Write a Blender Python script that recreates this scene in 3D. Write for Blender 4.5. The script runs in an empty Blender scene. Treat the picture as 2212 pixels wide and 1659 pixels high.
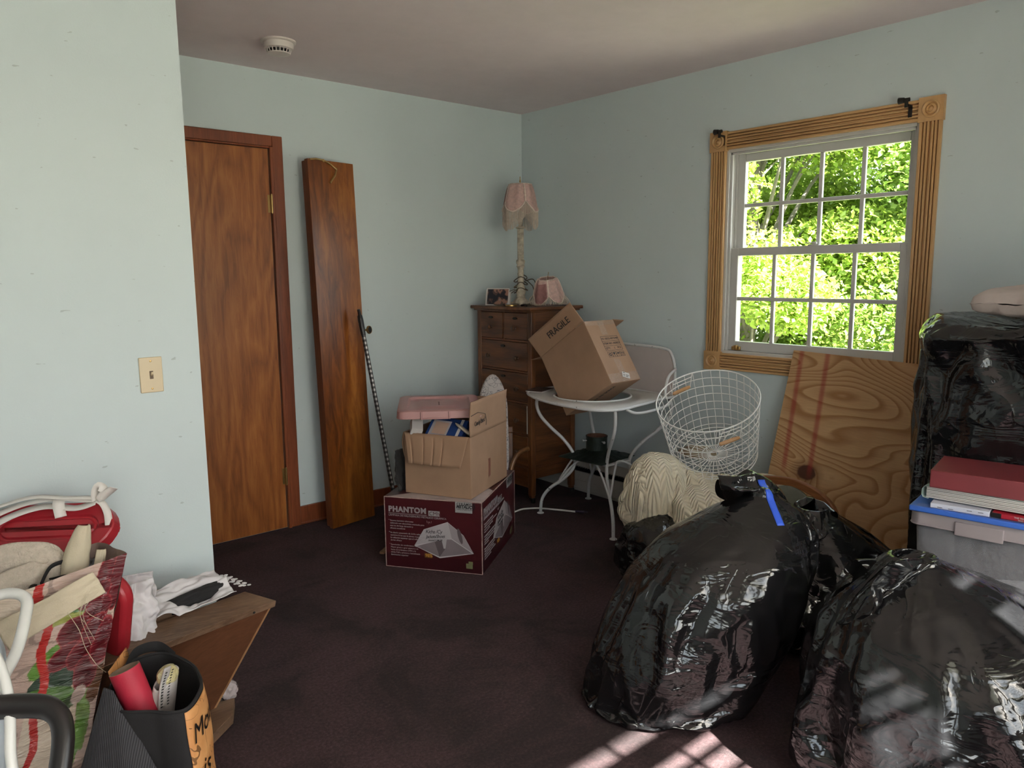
import bpy, math, random
import numpy as np
from mathutils import Vector, Matrix, noise, Euler
PI = math.pi
SC = bpy.context.scene
COL = SC.collection
# ------------------------------------------------------------------ camera
def make_camera():
    F, yaw, pitch, roll = 1630.06, 0.856651, 0.145537, -0.008329
    f = Vector((math.cos(yaw)*math.cos(pitch), math.sin(yaw)*math.cos(pitch), -math.sin(pitch)))
    r = Vector((math.sin(yaw), -math.cos(yaw), 0)); u = r.cross(f)
    r2 = math.cos(roll)*r + math.sin(roll)*u; u2 = -math.sin(roll)*r + math.cos(roll)*u
    cam = bpy.data.cameras.new('camera'); o = bpy.data.objects.new('camera', cam); COL.objects.link(o)
    M = Matrix((r2, u2, -f)).transposed().to_4x4(); M.translation = Vector((-3.482, -3.899, 1.3947))
    o.matrix_world = M
    cam.sensor_width = 36; cam.lens = 36*F/2212; cam.clip_start = .02; cam.clip_end = 300
    SC.camera = o
make_camera()
# ------------------------------------------------------------------ light
def make_light():
    w = bpy.data.worlds.new('world'); SC.world = w; w.use_nodes = True
    nt = w.node_tree; nt.nodes.clear()
    out = nt.nodes.new('ShaderNodeOutputWorld'); bg = nt.nodes.new('ShaderNodeBackground')
    sky = nt.nodes.new('ShaderNodeTexSky'); sky.sky_type = 'NISHITA'; sky.sun_disc = False
    sky.sun_elevation = math.radians(40); sky.sun_rotation = math.radians(186); sky.air_density = 1.0; sky.dust_density = 3.0; sky.ozone_density = .6
    mx = nt.nodes.new('ShaderNodeMix'); mx.data_type = 'RGBA'; mx.inputs[0].default_value = .55
    mx.inputs[7].default_value = (5.5, 5.9, 6.3, 1)
    nt.links.new(sky.outputs[0], mx.inputs[6]); nt.links.new(mx.outputs[2], bg.inputs[0])
    bg.inputs[1].default_value = .42
    nt.links.new(bg.outputs[0], out.inputs[0])
    L = bpy.data.lights.new('sun', 'SUN'); L.energy = 42; L.angle = math.radians(.7); L.color = (1, .95, .88)
    o = bpy.data.objects.new('sun', L); COL.objects.link(o)
    el = math.radians(40); az = math.radians(6)      # travels towards +y, a little +x, and down
    d = Vector((math.sin(az)*math.cos(el), math.cos(az)*math.cos(el), -math.sin(el)))
    o.rotation_euler = d.to_track_quat('-Z', 'Y').to_euler(); o.location = (-2.5, -9, 8)
make_light()
SC.view_settings.view_transform = 'Standard'; SC.view_settings.look = 'None'
SC.view_settings.exposure = 1.48; SC.view_settings.gamma = 1; SC.view_settings.use_curve_mapping = False
SC.cycles.max_bounces = 10; SC.cycles.diffuse_bounces = 8; SC.cycles.glossy_bounces = 4; SC.cycles.transparent_max_bounces = 16

# ------------------------------------------------------------------ materials
class NT:
    def __init__(s, name):
        s.m = bpy.data.materials.new(name); s.m.use_nodes = True; s.t = s.m.node_tree; s.t.nodes.clear()
        s.out = s.n('OutputMaterial')
    def n(s, typ, **kw):
        d = s.t.nodes.new('ShaderNode'+typ)
        for k, v in kw.items(): setattr(d, k, v)
        return d
    def put(s, sock, v):
        if v is None: return
        if hasattr(v, 'is_output'): s.t.links.new(v, sock)
        else: sock.default_value = (*v, 1) if isinstance(v, tuple) and len(v) == 3 and sock.type == 'RGBA' else v
    def coord(s, scale=(1, 1, 1), kind='Object', rot=(0, 0, 0), loc=(0, 0, 0)):
        c = s.n('TexCoord'); m = s.n('Mapping'); s.t.links.new(c.outputs[kind], m.inputs[0])
        m.inputs['Scale'].default_value = scale; m.inputs['Rotation'].default_value = rot; m.inputs['Location'].default_value = loc
        return m.outputs[0]
    def noise(s, co, scale=5, det=3, rough=.5, dist=0, out=0):
        d = s.n('TexNoise'); s.put(d.inputs['Vector'], co); d.inputs['Scale'].default_value = scale
        d.inputs['Detail'].default_value = det; d.inputs['Roughness'].default_value = rough; d.inputs['Distortion'].default_value = dist
        return d.outputs[out]
    def math(s, op, a, b=0., c=None):
        d = s.n('Math', operation=op); s.put(d.inputs[0], a); s.put(d.inputs[1], b)
        if c is not None: s.put(d.inputs[2], c)
        return d.outputs[0]
    def ramp(s, fac, stops, interp='LINEAR'):
        d = s.n('ValToRGB'); d.color_ramp.interpolation = interp; s.put(d.inputs[0], fac); e = d.color_ramp.elements
        while len(e) < len(stops): e.new(.5)
        for q, (p, c) in zip(e, stops): q.position = p; q.color = (*c, 1) if not isinstance(c, (int, float)) else (c, c, c, 1)
        return d.outputs[0]
    def mix(s, f, a, b, blend='MIX'):
        d = s.n('Mix', data_type='RGBA', blend_type=blend); s.put(d.inputs[0], f); s.put(d.inputs[6], a); s.put(d.inputs[7], b)
        return d.outputs[2]
    def sep(s, co):
        d = s.n('SeparateXYZ'); s.put(d.inputs[0], co); return d.outputs
    def bump(s, h, strength=.3, dist=.01, normal=None):
        d = s.n('Bump'); s.put(d.inputs['Height'], h); d.inputs['Strength'].default_value = strength; d.inputs['Distance'].default_value = dist
        if normal: s.put(d.inputs['Normal'], normal)
        return d.outputs[0]
    def bsdf(s, col, rough=.5, metal=0, normal=None, **kw):
        b = s.n('BsdfPrincipled'); s.put(b.inputs['Base Color'], col); s.put(b.inputs['Roughness'], rough); b.inputs['Metallic'].default_value = metal
        if normal: s.put(b.inputs['Normal'], normal)
        for k, v in kw.items(): s.put(b.inputs[k.replace('_', ' ')], v)
        s.t.links.new(b.outputs[0], s.out.inputs[0]); return b
MC = {}
def plain(name, col, rough=.5, metal=0, var=.06, sc=8, bump=0, bsc=60, bd=.002, **kw):
    if name in MC: return MC[name]
    n = NT(name); co = n.coord()
    f = n.noise(co, sc, 4, .6)
    dk = tuple(c*(1-var*2) for c in col); lt = tuple(min(1, c*(1+var)) for c in col)
    c = n.ramp(f, [(.3, dk), (.7, lt)])
    nm = n.bump(n.noise(co, bsc, 3, .6), bump, bd) if bump else None
    n.bsdf(c, rough, metal, nm, **kw); MC[name] = n.m; return n.m
def wood(name, dark, mid, light, axis=2, scale=1., stretch=12, rings=7., rough=.35, dist=1.2, extra=None, bump=.08):
    """long grain along an axis; flame figure from warped bands"""
    n = NT(name); s = [stretch]*3; s[axis] = 1.
    co = n.coord(tuple(v*scale for v in s))
    big = n.noise(n.coord(tuple((3. if i != axis else .55)*scale for i in range(3))), 1.4, 2, .5, .4)
    fig = n.math('FRACT', n.math('MULTIPLY', big, rings))
    fig = n.math('ABSOLUTE', n.math('SUBTRACT', fig, .5))
    fine = n.noise(co, 5, 6, .65, dist)
    f = n.math('ADD', n.math('MULTIPLY', fig, .5), n.math('MULTIPLY', fine, .75))
    c = n.ramp(f, [(.3, dark), (.5, mid), (.72, light)])
    blotch = n.ramp(n.noise(n.coord((1, 1, .5)), 2.2, 2), [(.3, .82), (.7, 1.08)])
    c = n.mix(1, c, blotch, 'MULTIPLY')
    if extra: c = extra(n, c)
    n.bsdf(c, rough, 0, n.bump(fine, bump, .002)); return n.m
def wall_paint(name, col):
    n = NT(name); co = n.coord()
    c = n.ramp(n.noise(co, 1.3, 4, .6), [(.3, tuple(v*.97 for v in col)), (.7, tuple(min(1, v*1.02) for v in col))])
    v = n.n('TexVoronoi'); n.put(v.inputs['Vector'], n.coord((1, 1, 1.4))); v.inputs['Scale'].default_value = 2.3
    sp = n.noise(n.coord((22, 22, 60)), 1, 2, .5)            # small scuffs
    spots = n.math('MULTIPLY', n.math('GREATER_THAN', sp, .735), .35)
    c = n.mix(spots, c, (.16, .17, .16))
    h = n.math('ADD', n.noise(co, 160, 3, .6), n.math('MULTIPLY', n.noise(co, 12, 3), 1.5))
    n.bsdf(c, .62, 0, n.bump(h, .12, .003)); return n.m
def carpet_mat():
    n = NT('carpet_plum'); co = n.coord()
    f = n.noise(co, 420, 4, .8); g = n.noise(co, 95, 3, .7); b = n.noise(co, 2.2, 5, .65, .6)
    c = n.ramp(n.math('ADD', n.math('MULTIPLY', f, .55), n.math('MULTIPLY', g, .45)), [(.34, (.020, .008, .009)), (.52, (.066, .030, .035)), (.7, (.17, .10, .105))])
    c = n.mix(1, c, n.ramp(b, [(.38, .52), (.5, 1.), (.64, 1.25)]), 'MULTIPLY')
    h = n.math('ADD', f, g)
    n.bsdf(c, .95, 0, n.bump(h, .9, .008), Sheen_Weight=.08, Sheen_Roughness=.6, Specular_IOR_Level=.1); return n.m
def glass_mat():
    n = NT('clear_glass'); tr = n.n('BsdfTransparent'); gl = n.n('BsdfGlossy'); gl.inputs['Roughness'].default_value = .02
    tr.inputs[0].default_value = (.96, .98, .97, 1)
    lw = n.n('LayerWeight'); lw.inputs[0].default_value = .12; mx = n.n('MixShader')
    n.put(mx.inputs[0], n.math('MULTIPLY', lw.outputs['Fresnel'], .6)); n.put(mx.inputs[1], tr.outputs[0]); n.put(mx.inputs[2], gl.outputs[0])
    n.put(n.out.inputs[0], mx.outputs[0]); return n.m
def film_mat(name, col, op=.35, rough=.15):
    """thin see-through plastic"""
    n = NT(name); tr = n.n('BsdfTransparent'); b = n.n('BsdfPrincipled'); n.put(b.inputs['Base Color'], col); b.inputs['Roughness'].default_value = rough
    n.put(b.inputs['Normal'], n.bump(n.noise(n.coord(), 14, 3, .5, 1.5), .5, .02))
    mx = n.n('MixShader'); mx.inputs[0].default_value = op; n.put(mx.inputs[1], tr.outputs[0]); n.put(mx.inputs[2], b.outputs[0])
    n.put(n.out.inputs[0], mx.outputs[0]); return n.m
def bag_mat(name='black_bag_film', base=(.0045, .0045, .005), rough=.11):
    n = NT(name); co = n.coord((1, 1, 1))
    wv = n.noise(n.coord((3., 3., 10)), 1.2, 3, .5, 1.8)
    cr = n.noise(co, 7, 2, .5, 1.5); ridge = n.math('POWER', n.math('SUBTRACT', 1., n.math('ABSOLUTE', n.math('MULTIPLY', n.math('SUBTRACT', cr, .5), 5.))), 3.)
    fine = n.noise(co, 60, 2, .5, 1.)
    h = n.math('ADD', n.math('ADD', n.math('MULTIPLY', wv, 1.), n.math('MULTIPLY', ridge, .16)), n.math('MULTIPLY', fine, .03))
    r = n.ramp(n.noise(co, 5, 3), [(.35, rough*.7), (.7, rough*1.6)])
    c = n.ramp(n.noise(co, 9, 3), [(.3, base), (.75, tuple(v*2.0 for v in base))])
    n.bsdf(c, r, 0, n.bump(h, .42, .02), Specular_IOR_Level=.7); return n.m

M = {}
M['wall'] = wall_paint('pale_blue_green_wall_paint', (.53, .60, .61))
M['ceil'] = plain('off_white_ceiling_paint', (.70, .61, .625), .8, var=.02, bump=.15, bsc=120)
M['carpet'] = carpet_mat()
M['door'] = wood('birch_door_veneer', (.19, .055, .011), (.29, .090, .019), (.38, .135, .032), 2, 1, 10, 9, .38)
M['trimwood'] = wood('reddish_door_trim', (.13, .030, .010), (.20, .050, .017), (.26, .072, .026), 2, 1, 14, 3, .4)
M['bifold'] = wood('mahogany_bifold_veneer', (.10, .025, .006), (.24, .072, .012), (.40, .145, .026), 2, .8, 7, 3, .3)
M['bifold_edge'] = wood('mahogany_bifold_edge', (.12, .035, .014), (.16, .05, .02), (.2, .065, .028), 2, 1, 14, 3, .45)
def pinex(n, c): return c
M['pine_v'] = wood('pine_casing_upright', (.49, .285, .12), (.54, .32, .14), (.57, .345, .155), 2, 1, 22, 1.5, .42, .6, bump=.02)
M['pine_h'] = wood('pine_casing_level', (.49, .285, .12), (.54, .32, .14), (.57, .345, .155), 1, 1, 22, 1.5, .42, .6, bump=.02)
M['vinyl'] = plain('grey_white_vinyl', (.52, .51, .49), .4, var=.03)
M['white_metal'] = plain('white_enamel', (.66, .65, .62), .35, var=.03)
M['iron'] = plain('dark_iron', (.03, .028, .025), .5, .6)
M['brass'] = plain('aged_brass', (.45, .3, .12), .3, .9, var=.12)
M['glass'] = glass_mat()
M['black_bag'] = bag_mat()
M['black'] = plain('black_plastic', (.012, .011, .011), .4)
M['dark_cloth'] = plain('charcoal_cloth', (.022, .02, .02), .9, bump=.3, bsc=200)

# ------------------------------------------------------------------ geometry builder
class G:
    def __init__(s): s.v = []; s.f = []; s.mi = []; s.c = 0
    def add(s, vs, fs, M=None):
        b = len(s.v)
        s.v += [tuple(M @ Vector(p)) if M is not None else tuple(p) for p in vs]
        s.f += [tuple(b+i for i in f) for f in fs]; s.mi += [s.c]*len(fs); return s
    def box(s, x0, x1, y0, y1, z0, z1, M=None):
        vs = [(x, y, z) for z in (z0, z1) for y in (y0, y1) for x in (x0, x1)]
        return s.add(vs, [(0, 2, 3, 1), (4, 5, 7, 6), (0, 1, 5, 4), (2, 6, 7, 3), (0, 4, 6, 2), (1, 3, 7, 5)], M)
    def hexa(s, lo, hi):
        """two quads (counter-clockwise seen from hi) joined"""
        return s.add(list(lo)+list(hi), [(3, 2, 1, 0), (4, 5, 6, 7), (0, 1, 5, 4), (1, 2, 6, 5), (2, 3, 7, 6), (3, 0, 4, 7)])
    def prism(s, poly, z0, z1, M=None):
        n = len(poly); vs = [(x, y, z0) for x, y in poly]+[(x, y, z1) for x, y in poly]
        fs = [tuple(range(n-1, -1, -1)), tuple(range(n, 2*n))]+[(i, (i+1) % n, n+(i+1) % n, n+i) for i in range(n)]
        return s.add(vs, fs, M)
    def tube(s, pts, r, n=8, closed=False, caps=True, flat=None):
        P = [Vector(p) for p in pts]; m = len(P); R = r if isinstance(r, (list, tuple)) else [r]*m
        T = []
        for i in range(m):
            a = P[(i-1) % m] if closed or i > 0 else P[i]; b = P[(i+1) % m] if closed or i < m-1 else P[i]
            T.append((b-a).normalized() if (b-a).length > 1e-9 else Vector((0, 0, 1)))
        up = Vector((0, 0, 1)) if abs(T[0].z) < .9 else Vector((1, 0, 0))
        nn = (up-T[0]*up.dot(T[0])).normalized(); vs = []
        for i in range(m):
            nn = (nn-T[i]*nn.dot(T[i]))
            nn = nn.normalized() if nn.length > 1e-6 else T[i].orthogonal().normalized()
            bb = T[i].cross(nn)
            for k in range(n):
                a = 2*PI*k/n; q = nn*math.cos(a)+bb*math.sin(a)*(flat or 1)
                vs.append(P[i]+q*R[i])
        fs = []
        for i in range(m if closed else m-1):
            j = (i+1) % m
            for k in range(n): fs.append((i*n+k, i*n+(k+1) % n, j*n+(k+1) % n, j*n+k))
        if caps and not closed: fs += [tuple(range(n-1, -1, -1)), tuple((m-1)*n+k for k in range(n))]
        return s.add(vs, fs)
    def lathe(s, prof, n=32, M=None, cap=True, a0=0, wob=None):
        vs = []; m = len(prof)
        for r, z in prof:
            for k in range(n):
                a = a0+2*PI*k/n; q = r*(wob(a, z) if wob else 1); vs.append((q*math.cos(a), q*math.sin(a), z))
        fs = [(i*n+k, i*n+(k+1) % n, (i+1)*n+(k+1) % n, (i+1)*n+k) for i in range(m-1) for k in range(n)]
        if cap: fs += [tuple(range(n-1, -1, -1)), tuple((m-1)*n+k for k in range(n))]
        return s.add(vs, fs, M)
    def grid(s, fn, nu, nv, closeu=False, M=None):
        vs = [fn(i/(nu if closeu else nu-1), j/(nv-1)) for j in range(nv) for i in range(nu)]
        fs = [(j*nu+i, j*nu+(i+1) % nu, (j+1)*nu+(i+1) % nu, (j+1)*nu+i) for j in range(nv-1) for i in range(nu if closeu else nu-1)]
        return s.add(vs, fs, M)
    def text(s, txt, size, M, bold=0, shear=0, font_space=1., align='LEFT', thick=.0004):
        cu = bpy.data.curves.new('t', 'FONT'); cu.body = txt; cu.size = size; cu.offset = bold*size; cu.shear = shear
        cu.space_character = font_space; cu.align_x = align; cu.extrude = thick; cu.resolution_u = 3
        o = bpy.data.objects.new('t', cu); COL.objects.link(o); me = bpy.data.meshes.new_from_object(o)
        s.add([v.co for v in me.vertices], [tuple(p.vertices) for p in me.polygons], M)
        bpy.data.objects.remove(o); bpy.data.meshes.remove(me); bpy.data.curves.remove(cu); return s
    def build(s, name, mats, parent=None, smooth=None, bevel=0, solid=0, sub=0, seg=2, off=0):
        o0 = Vector(parent.location) if parent is not None else Vector((0, 0, 0))
        pp = parent
        while pp is not None and pp.parent is not None:
            pp = pp.parent; o0 = o0+Vector(pp.location)
        me = bpy.data.meshes.new(name)
        me.from_pydata([tuple(Vector(p)-o0) for p in s.v], [], s.f)
        if not isinstance(mats, (list, tuple)): mats = [mats]
        for m in mats: me.materials.append(M[m] if isinstance(m, str) else m)
        if len(mats) > 1: me.polygons.foreach_set('material_index', s.mi)
        if smooth is not None:
            me.polygons.foreach_set('use_smooth', [True]*len(me.polygons))
            if smooth < 179: me.set_sharp_from_angle(angle=math.radians(smooth))
        me.update()
        o = bpy.data.objects.new(name, me); COL.objects.link(o)
        if parent is not None: o.parent = parent
        if bevel:
            b = o.modifiers.new('b', 'BEVEL'); b.width = bevel; b.segments = seg; b.limit_method = 'ANGLE'; b.angle_limit = math.radians(40); b.harden_normals = False
            if smooth is None:
                me.polygons.foreach_set('use_smooth', [True]*len(me.polygons)); me.set_sharp_from_angle(angle=math.radians(35))
        if solid: q = o.modifiers.new('s', 'SOLIDIFY'); q.thickness = solid; q.offset = off
        if sub: q = o.modifiers.new('u', 'SUBSURF'); q.levels = sub; q.render_levels = sub
        return o
def tag(o, label, cat, group=None, kind=None):
    if label: o['label'] = label
    if cat: o['category'] = cat
    if group: o['group'] = group
    if kind: o['kind'] = kind
    return o
def thing(name, label, cat, loc=(0, 0, 0), group=None, kind=None):
    o = bpy.data.objects.new(name, None); COL.objects.link(o); o.location = loc; o.empty_display_size = .05
    return tag(o, label, cat, group, kind)
def struct(g, name, mats, **kw): o = g.build(name, mats, **kw); o['kind'] = 'structure'; return o
def recenter(o):
    """move a one-mesh thing's origin to its base centre"""
    me = o.data; n = len(me.vertices); a = np.empty(n*3, 'f'); me.vertices.foreach_get('co', a); a = a.reshape(-1, 3)
    c = (a.min(0)+a.max(0))/2; c[2] = a[:, 2].min(); a -= c; me.vertices.foreach_set('co', a.ravel()); me.update(); o.location = [float(q) for q in c]; return o
def frame(org, ex, ey, ez=None):
    ex = Vector(ex).normalized(); ey = Vector(ey); ey = (ey-ex*ey.dot(ex)).normalized(); ez = ex.cross(ey)
    m = Matrix((ex, ey, ez)).transposed().to_4x4(); m.translation = Vector(org); return m
def catmull(pts, k=8, closed=False):
    P = [Vector(p) for p in pts]; n = len(P); out = []
    for i in range(n if closed else n-1):
        a, b, c, d = (P[(i-1) % n] if closed or i > 0 else P[i]), P[i], P[(i+1) % n], (P[(i+2) % n] if closed or i < n-2 else P[min(i+1, n-1)])
        for t in range(k):
            t /= k; out.append(.5*((2*b)+(c-a)*t+(2*a-5*b+4*c-d)*t*t+(3*b-a-3*c+d)*t**3))
    if not closed: out.append(P[-1])
    return out
def nz(p, s=1., seed=0): return noise.noise(Vector(p)*s+Vector((seed*7.3, seed*3.1, -seed*5.7)))
def rot_to(loc, rx=0, ry=0, rz=0, s=1): return Matrix.Translation(loc) @ Euler((rx, ry, rz)).to_matrix().to_4x4() @ Matrix.Scale(s, 4)
# ================================================================== the setting
H = 2.44
WIN = (-1.590, -2.538, .962, 2.018)          # rough opening in the right wall: y0 > y1, z0, z1
struct(G().box(-4.7, 0, -4.4, 0, -.06, 0), 'floor', 'carpet')
struct(G().box(-4.85, .15, -4.55, .15, H, H+.1), 'ceiling', 'ceil')
struct(G().box(-4.85, .15, 0, .15, -.06, H), 'wall_back', 'wall')
g = G(); y0, y1, z0, z1 = WIN
g.box(0, .15, y0, .0, -.06, H); g.box(0, .15, -4.4, y1, -.06, H); g.box(0, .15, y1, y0, -.06, z0); g.box(0, .15, y1, y0, z1, H)
struct(g, 'wall_right', 'wall')
struct(G().box(-4.7, -2.613, -1.28, -1.16, 0, H), 'wall_left', 'wall')
struct(G().box(-4.85, -4.7, -4.4, 0, -.06, H), 'wall_side', 'wall')
# wall behind the camera with three double-hung windows
FW = [(-4.35, -3.25, .45, 2.15), (-2.95, -1.722, .45, 2.15), (-1.62, -1.06, .45, 2.15)]
g = G(); xs = -4.85
for a, b, c, d in FW:
    g.box(xs, a, -4.55, -4.4, -.06, H); g.box(a, b, -4.55, -4.4, -.06, c); g.box(a, b, -4.55, -4.4, d, H); xs = b
g.box(xs, .15, -4.55, -4.4, -.06, H); struct(g, 'wall_front', 'wall')
# ceiling edge: a thin bead of ceiling paint
# door
dr = thing('door_1', None, None, (-2.17, 0, 0), kind='structure')
G().box(-2.56, -1.783, -.022, -.002, .008, 2.043).build('door_slab', 'door', dr, bevel=.002)
g = G()
g.box(-1.757, -1.70, -.021, -.0, 0, 2.112); g.box(-2.62, -1.757, -.021, 0, 2.056, 2.112); g.box(-1.7755, -1.757, -.030, 0, 0, 2.056); g.box(-2.57, -1.7755, -.030, 0, 2.046, 2.056)
g.build('door_casing', 'trimwood', dr, bevel=.004)
for zz in (.30, 1.765):
    hg = G(); hg.lathe([(.0062, 0), (.0062, .09)], 12, Matrix.Translation((-1.7785, -.031, zz-.045)))
    hg.lathe([(.003, -.006), (.0045, -.003), (.0045, .0)], 10, Matrix.Translation((-1.7785, -.031, zz-.045))); hg.lathe([(.0045, .09), (.0045, .093), (.003, .096)], 10, Matrix.Translation((-1.7785, -.031, zz-.045)))
    hg.box(-1.797, -1.779, -.0245, -.021, zz-.045, zz+.045)
    hg.build('hinge', 'brass', dr, smooth=40)
g = G(); g.box(-1.70, -.55, -.014, 0, 0, .105); g.box(-1.70, -.55, -.018, 0, 0, .012)
struct(g, 'baseboard_back', 'trimwood', bevel=.003)

# window_1
def sash_window(name, org, ax, ay, w, h, z0, casing, rows, cols, rail_h, lowh=None, mun_z=None, mun_x=None, detail=True):
    """org: point on the wall face at the opening's start (floor level); ax along the wall, ay outward"""
    ax = Vector(ax); ay = Vector(ay); F_ = frame(org, ax, ay); flip = F_.to_3x3().col[2].z < 0
    def B(g, u0, u1, d0, d1, a, b):
        P = []
        for z in (a, b):
            for (u, d) in ((u0, d0), (u1, d0), (u1, d1), (u0, d1)):
                q = Vector(org)+ax*u+ay*d; P.append((q.x, q.y, z))
        fl = ax.cross(ay).z < 0
        lo, hi = P[:4], P[4:]
        if fl: lo, hi = lo[::-1], hi[::-1]
        g.hexa(lo, hi)
    root = thing(name, None, None, tuple(Vector(org)+Vector((0, 0, z0))), kind='structure')
    z1 = z0+h
    # jamb liner
    g = G(); t = .018
    B(g, 0, t, -.001, .15, z0, z1); B(g, w-t, w, -.001, .15, z0, z1); B(g, t, w-t, -.001, .15, z1-t, z1); B(g, t, w-t, -.001, .15, z0, z0+t)
    for u in (t, w-t-.012):
        B(g, u, u+.012, .012, .024, z0+t, z1-t); B(g, u, u+.012, .062, .070, z0+t, z1-t)
    B(g, t, w-t, .012, .024, z1-t-.012, z1-t)
    g.build('jamb', 'vinyl', root, bevel=.0015)
    st, top, bot = .046, .042, .05
    a0, a1 = t+.004, w-t-.004
    zr = rail_h
    for nm, d0, d1, zb, zt, rb, rt in (('upper_sash', .070, .100, zr-.021, z1-t-.004, .036, top), ('lower_sash', .028, .058, z0+t, zr+.019, bot, .040)):
        g = G(); B(g, a0, a0+st, d0, d1, zb, zt); B(g, a1-st, a1, d0, d1, zb, zt); B(g, a0+st, a1-st, d0, d1, zb, zb+rb); B(g, a0+st, a1-st, d0, d1, zt-rt, zt)
        s_ = g.build(nm, 'vinyl', root, bevel=.003)
        g = G(); gu0, gu1, gz0, gz1 = a0+st, a1-st, zb+rb, zt-rt; dm = (d0+d1)/2
        mu = mun_x or [gu0+(gu1-gu0)*k/cols for k in range(1, cols)]; mz = [z for z in mun_z if gz0+.02 < z < gz1-.02] if mun_z else [gz0+(gz1-gz0)*k/rows for k in range(1, rows)]
        for u in mu: B(g, u-.0095, u+.0095, dm-.009, dm+.009, gz0, gz1)
        for z in mz: B(g, gu0, gu1, dm-.010, dm+.010, z-.0095, z+.0095)
        g.build('muntins', 'vinyl', s_, bevel=.003)
        g = G(); B(g, gu0-.005, gu1+.005, dm-.002, dm+.002, gz0-.005, gz1+.005); g.build('pane', 'glass', s_)
        if detail and nm == 'lower_sash':
            um = (a0+a1)/2; g = G(); q = Vector(org)+ax*um+ay*.062
            B(g, um-.028, um+.028, .034, .060, zt-.001, zt+.006)
            g.lathe([(.011, 0), (.011, .008), (.007, .012)], 16, Matrix.Translation((q-ay*.015).to_tuple()[:2]+(zt+.006,)))
            B(g, um-.045, um+.012, .040, .050, zt+.010, zt+.016); g.build('sash_lock', 'vinyl', s_, bevel=.0015)
            g = G(); B(g, a0+.035, a0+.085, .012, .028, zb+.003, zb+.024); B(g, a0+.05, a0+.07, .006, .028, zb+.006, zb+.03); g.build('sash_lift', 'brass', s_, bevel=.004)
    if casing:
        cw = casing; prof = [0, .012, .016, .0165]
        def fluted(g, along, c0, a, b):
            """a fluted board: along 'z' (upright, centre u=c0) or 'u' (level, centre z=c0)"""
            edges = [-.5, -.40, -.36, -.26, -.22, -.12, -.08, .02+.0, .06, .16, .20, .30, .34, .5]
            edges = [-.5, -.36, -.30, -.205, -.145, -.05, .05, .145, .205, .30, .36, .5]
            dep = [.017, .017, .009, .009, .017, .017, .009, .009, .017, .017, .017]
            dep = [.018, .007, .018, .007, .018, .007, .018, .007, .018, .007, .018]
            for e0, e1, dd in zip(edges, edges[1:], dep):
                if along == 'z': B(g, c0+e0*cw, c0+e1*cw, -dd, 0, a, b)
                else: B(g, a, b, -dd, 0, c0+e0*cw, c0+e1*cw)
        def rosette(nm_u, nm_z):
            g = G(); hw = cw/2+.006
            B(g, nm_u-hw, nm_u+hw, -.022, 0, nm_z-hw, nm_z+hw)
            q = Vector(org)+ax*nm_u-ay*.022; fm = frame((q.x, q.y, nm_z), Vector((0, 0, 1)), ax if ay.dot(Vector((0, 0, 1)).cross(ax)) < 0 else -ax)
            k = cw/.09
            g.lathe([(.037*k, 0), (.036*k, .006), (.031*k, .009), (.027*k, .006), (.023*k, .0005), (.018*k, .006), (.014*k, .008), (.011*k, .001), (.006*k, .008), (.001, .010)], 32, fm)
            g.build('rosette', 'pine_v', root, smooth=35)
        uL, uR, zB, zT = -cw/2+.004, w+cw/2-.004, z0-cw/2+.004, z1+cw/2-.004
        for u in (uL, uR):
            g = G(); fluted(g, 'z', u, zB+cw/2, zT-cw/2); g.build('side_casing', 'pine_v', root, bevel=.0018)
        for z, nm in ((zB, 'bottom_casing'), (zT, 'head_casing')):
            g = G(); fluted(g, 'u', z, uL+cw/2, uR-cw/2); g.build(nm, 'pine_h' if abs(ax.y) > .5 else 'pine_v', root, bevel=.0025)
        for u in (uL, uR):
            for z in (zB, zT): rosette(u, z)
    return root
W1 = sash_window('window_1', (0, -1.590, 0), (0, -1, 0), (1, 0, 0), .948, 1.056, .962, .088, 2, 4, 1.497)
for i, (a, b, c, d) in enumerate(FW):
    if i == 1: mz = [1.438, 1.36, 1.2, 1.02, .84, .66]+[1.75, 1.95]; mx = [b-a-.238-.17*k for k in range(0, 6)]
    else: mz = [1.3, 1.1, .9, .7, 1.7, 1.9]; mx = None
    sash_window('window_%d' % (i+2), (a, -4.4, 0), (1, 0, 0), (0, -1, 0), b-a, d-c, c, .088, 2, 4, 1.55, mun_z=mz, mun_x=mx, detail=False)
# added overhang, never in view: blocks direct sun through the upper back sashes
struct(G().box(-5.4, .9, -5.35, -4.56, 2.375, 2.45), 'added_sun_overhang', 'vinyl')
# curtain-rod brackets on the head casing
def bracket(y, label):
    r = thing('curtain_bracket', label, 'bracket', (-.018, y, 2.06), 'curtain rod brackets on the window casing')
    g = G(); g.box(-.022, -.018, y-.008, y+.008, 2.035, 2.085); g.box(-.062, -.018, y-.006, y+.006, 2.078, 2.085); g.box(-.066, -.060, y-.007, y+.007, 2.07, 2.098)
    g.build('arm', 'iron', r, bevel=.001)
    g = G(); g.tube([(-.058, y+.012, 2.102), (-.058, y+.034, 2.102)], [.011, .014], 14); g.tube([(-.058, y-.01, 2.102), (-.058, y+.014, 2.102)], .008, 12)
    g.build('cup', 'iron', r, smooth=40)
bracket(-1.585, 'small dark iron curtain rod bracket at the window corner nearer the lamp')
bracket(-2.495, 'small dark iron curtain rod bracket at the window corner nearer the tall black bag')

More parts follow.
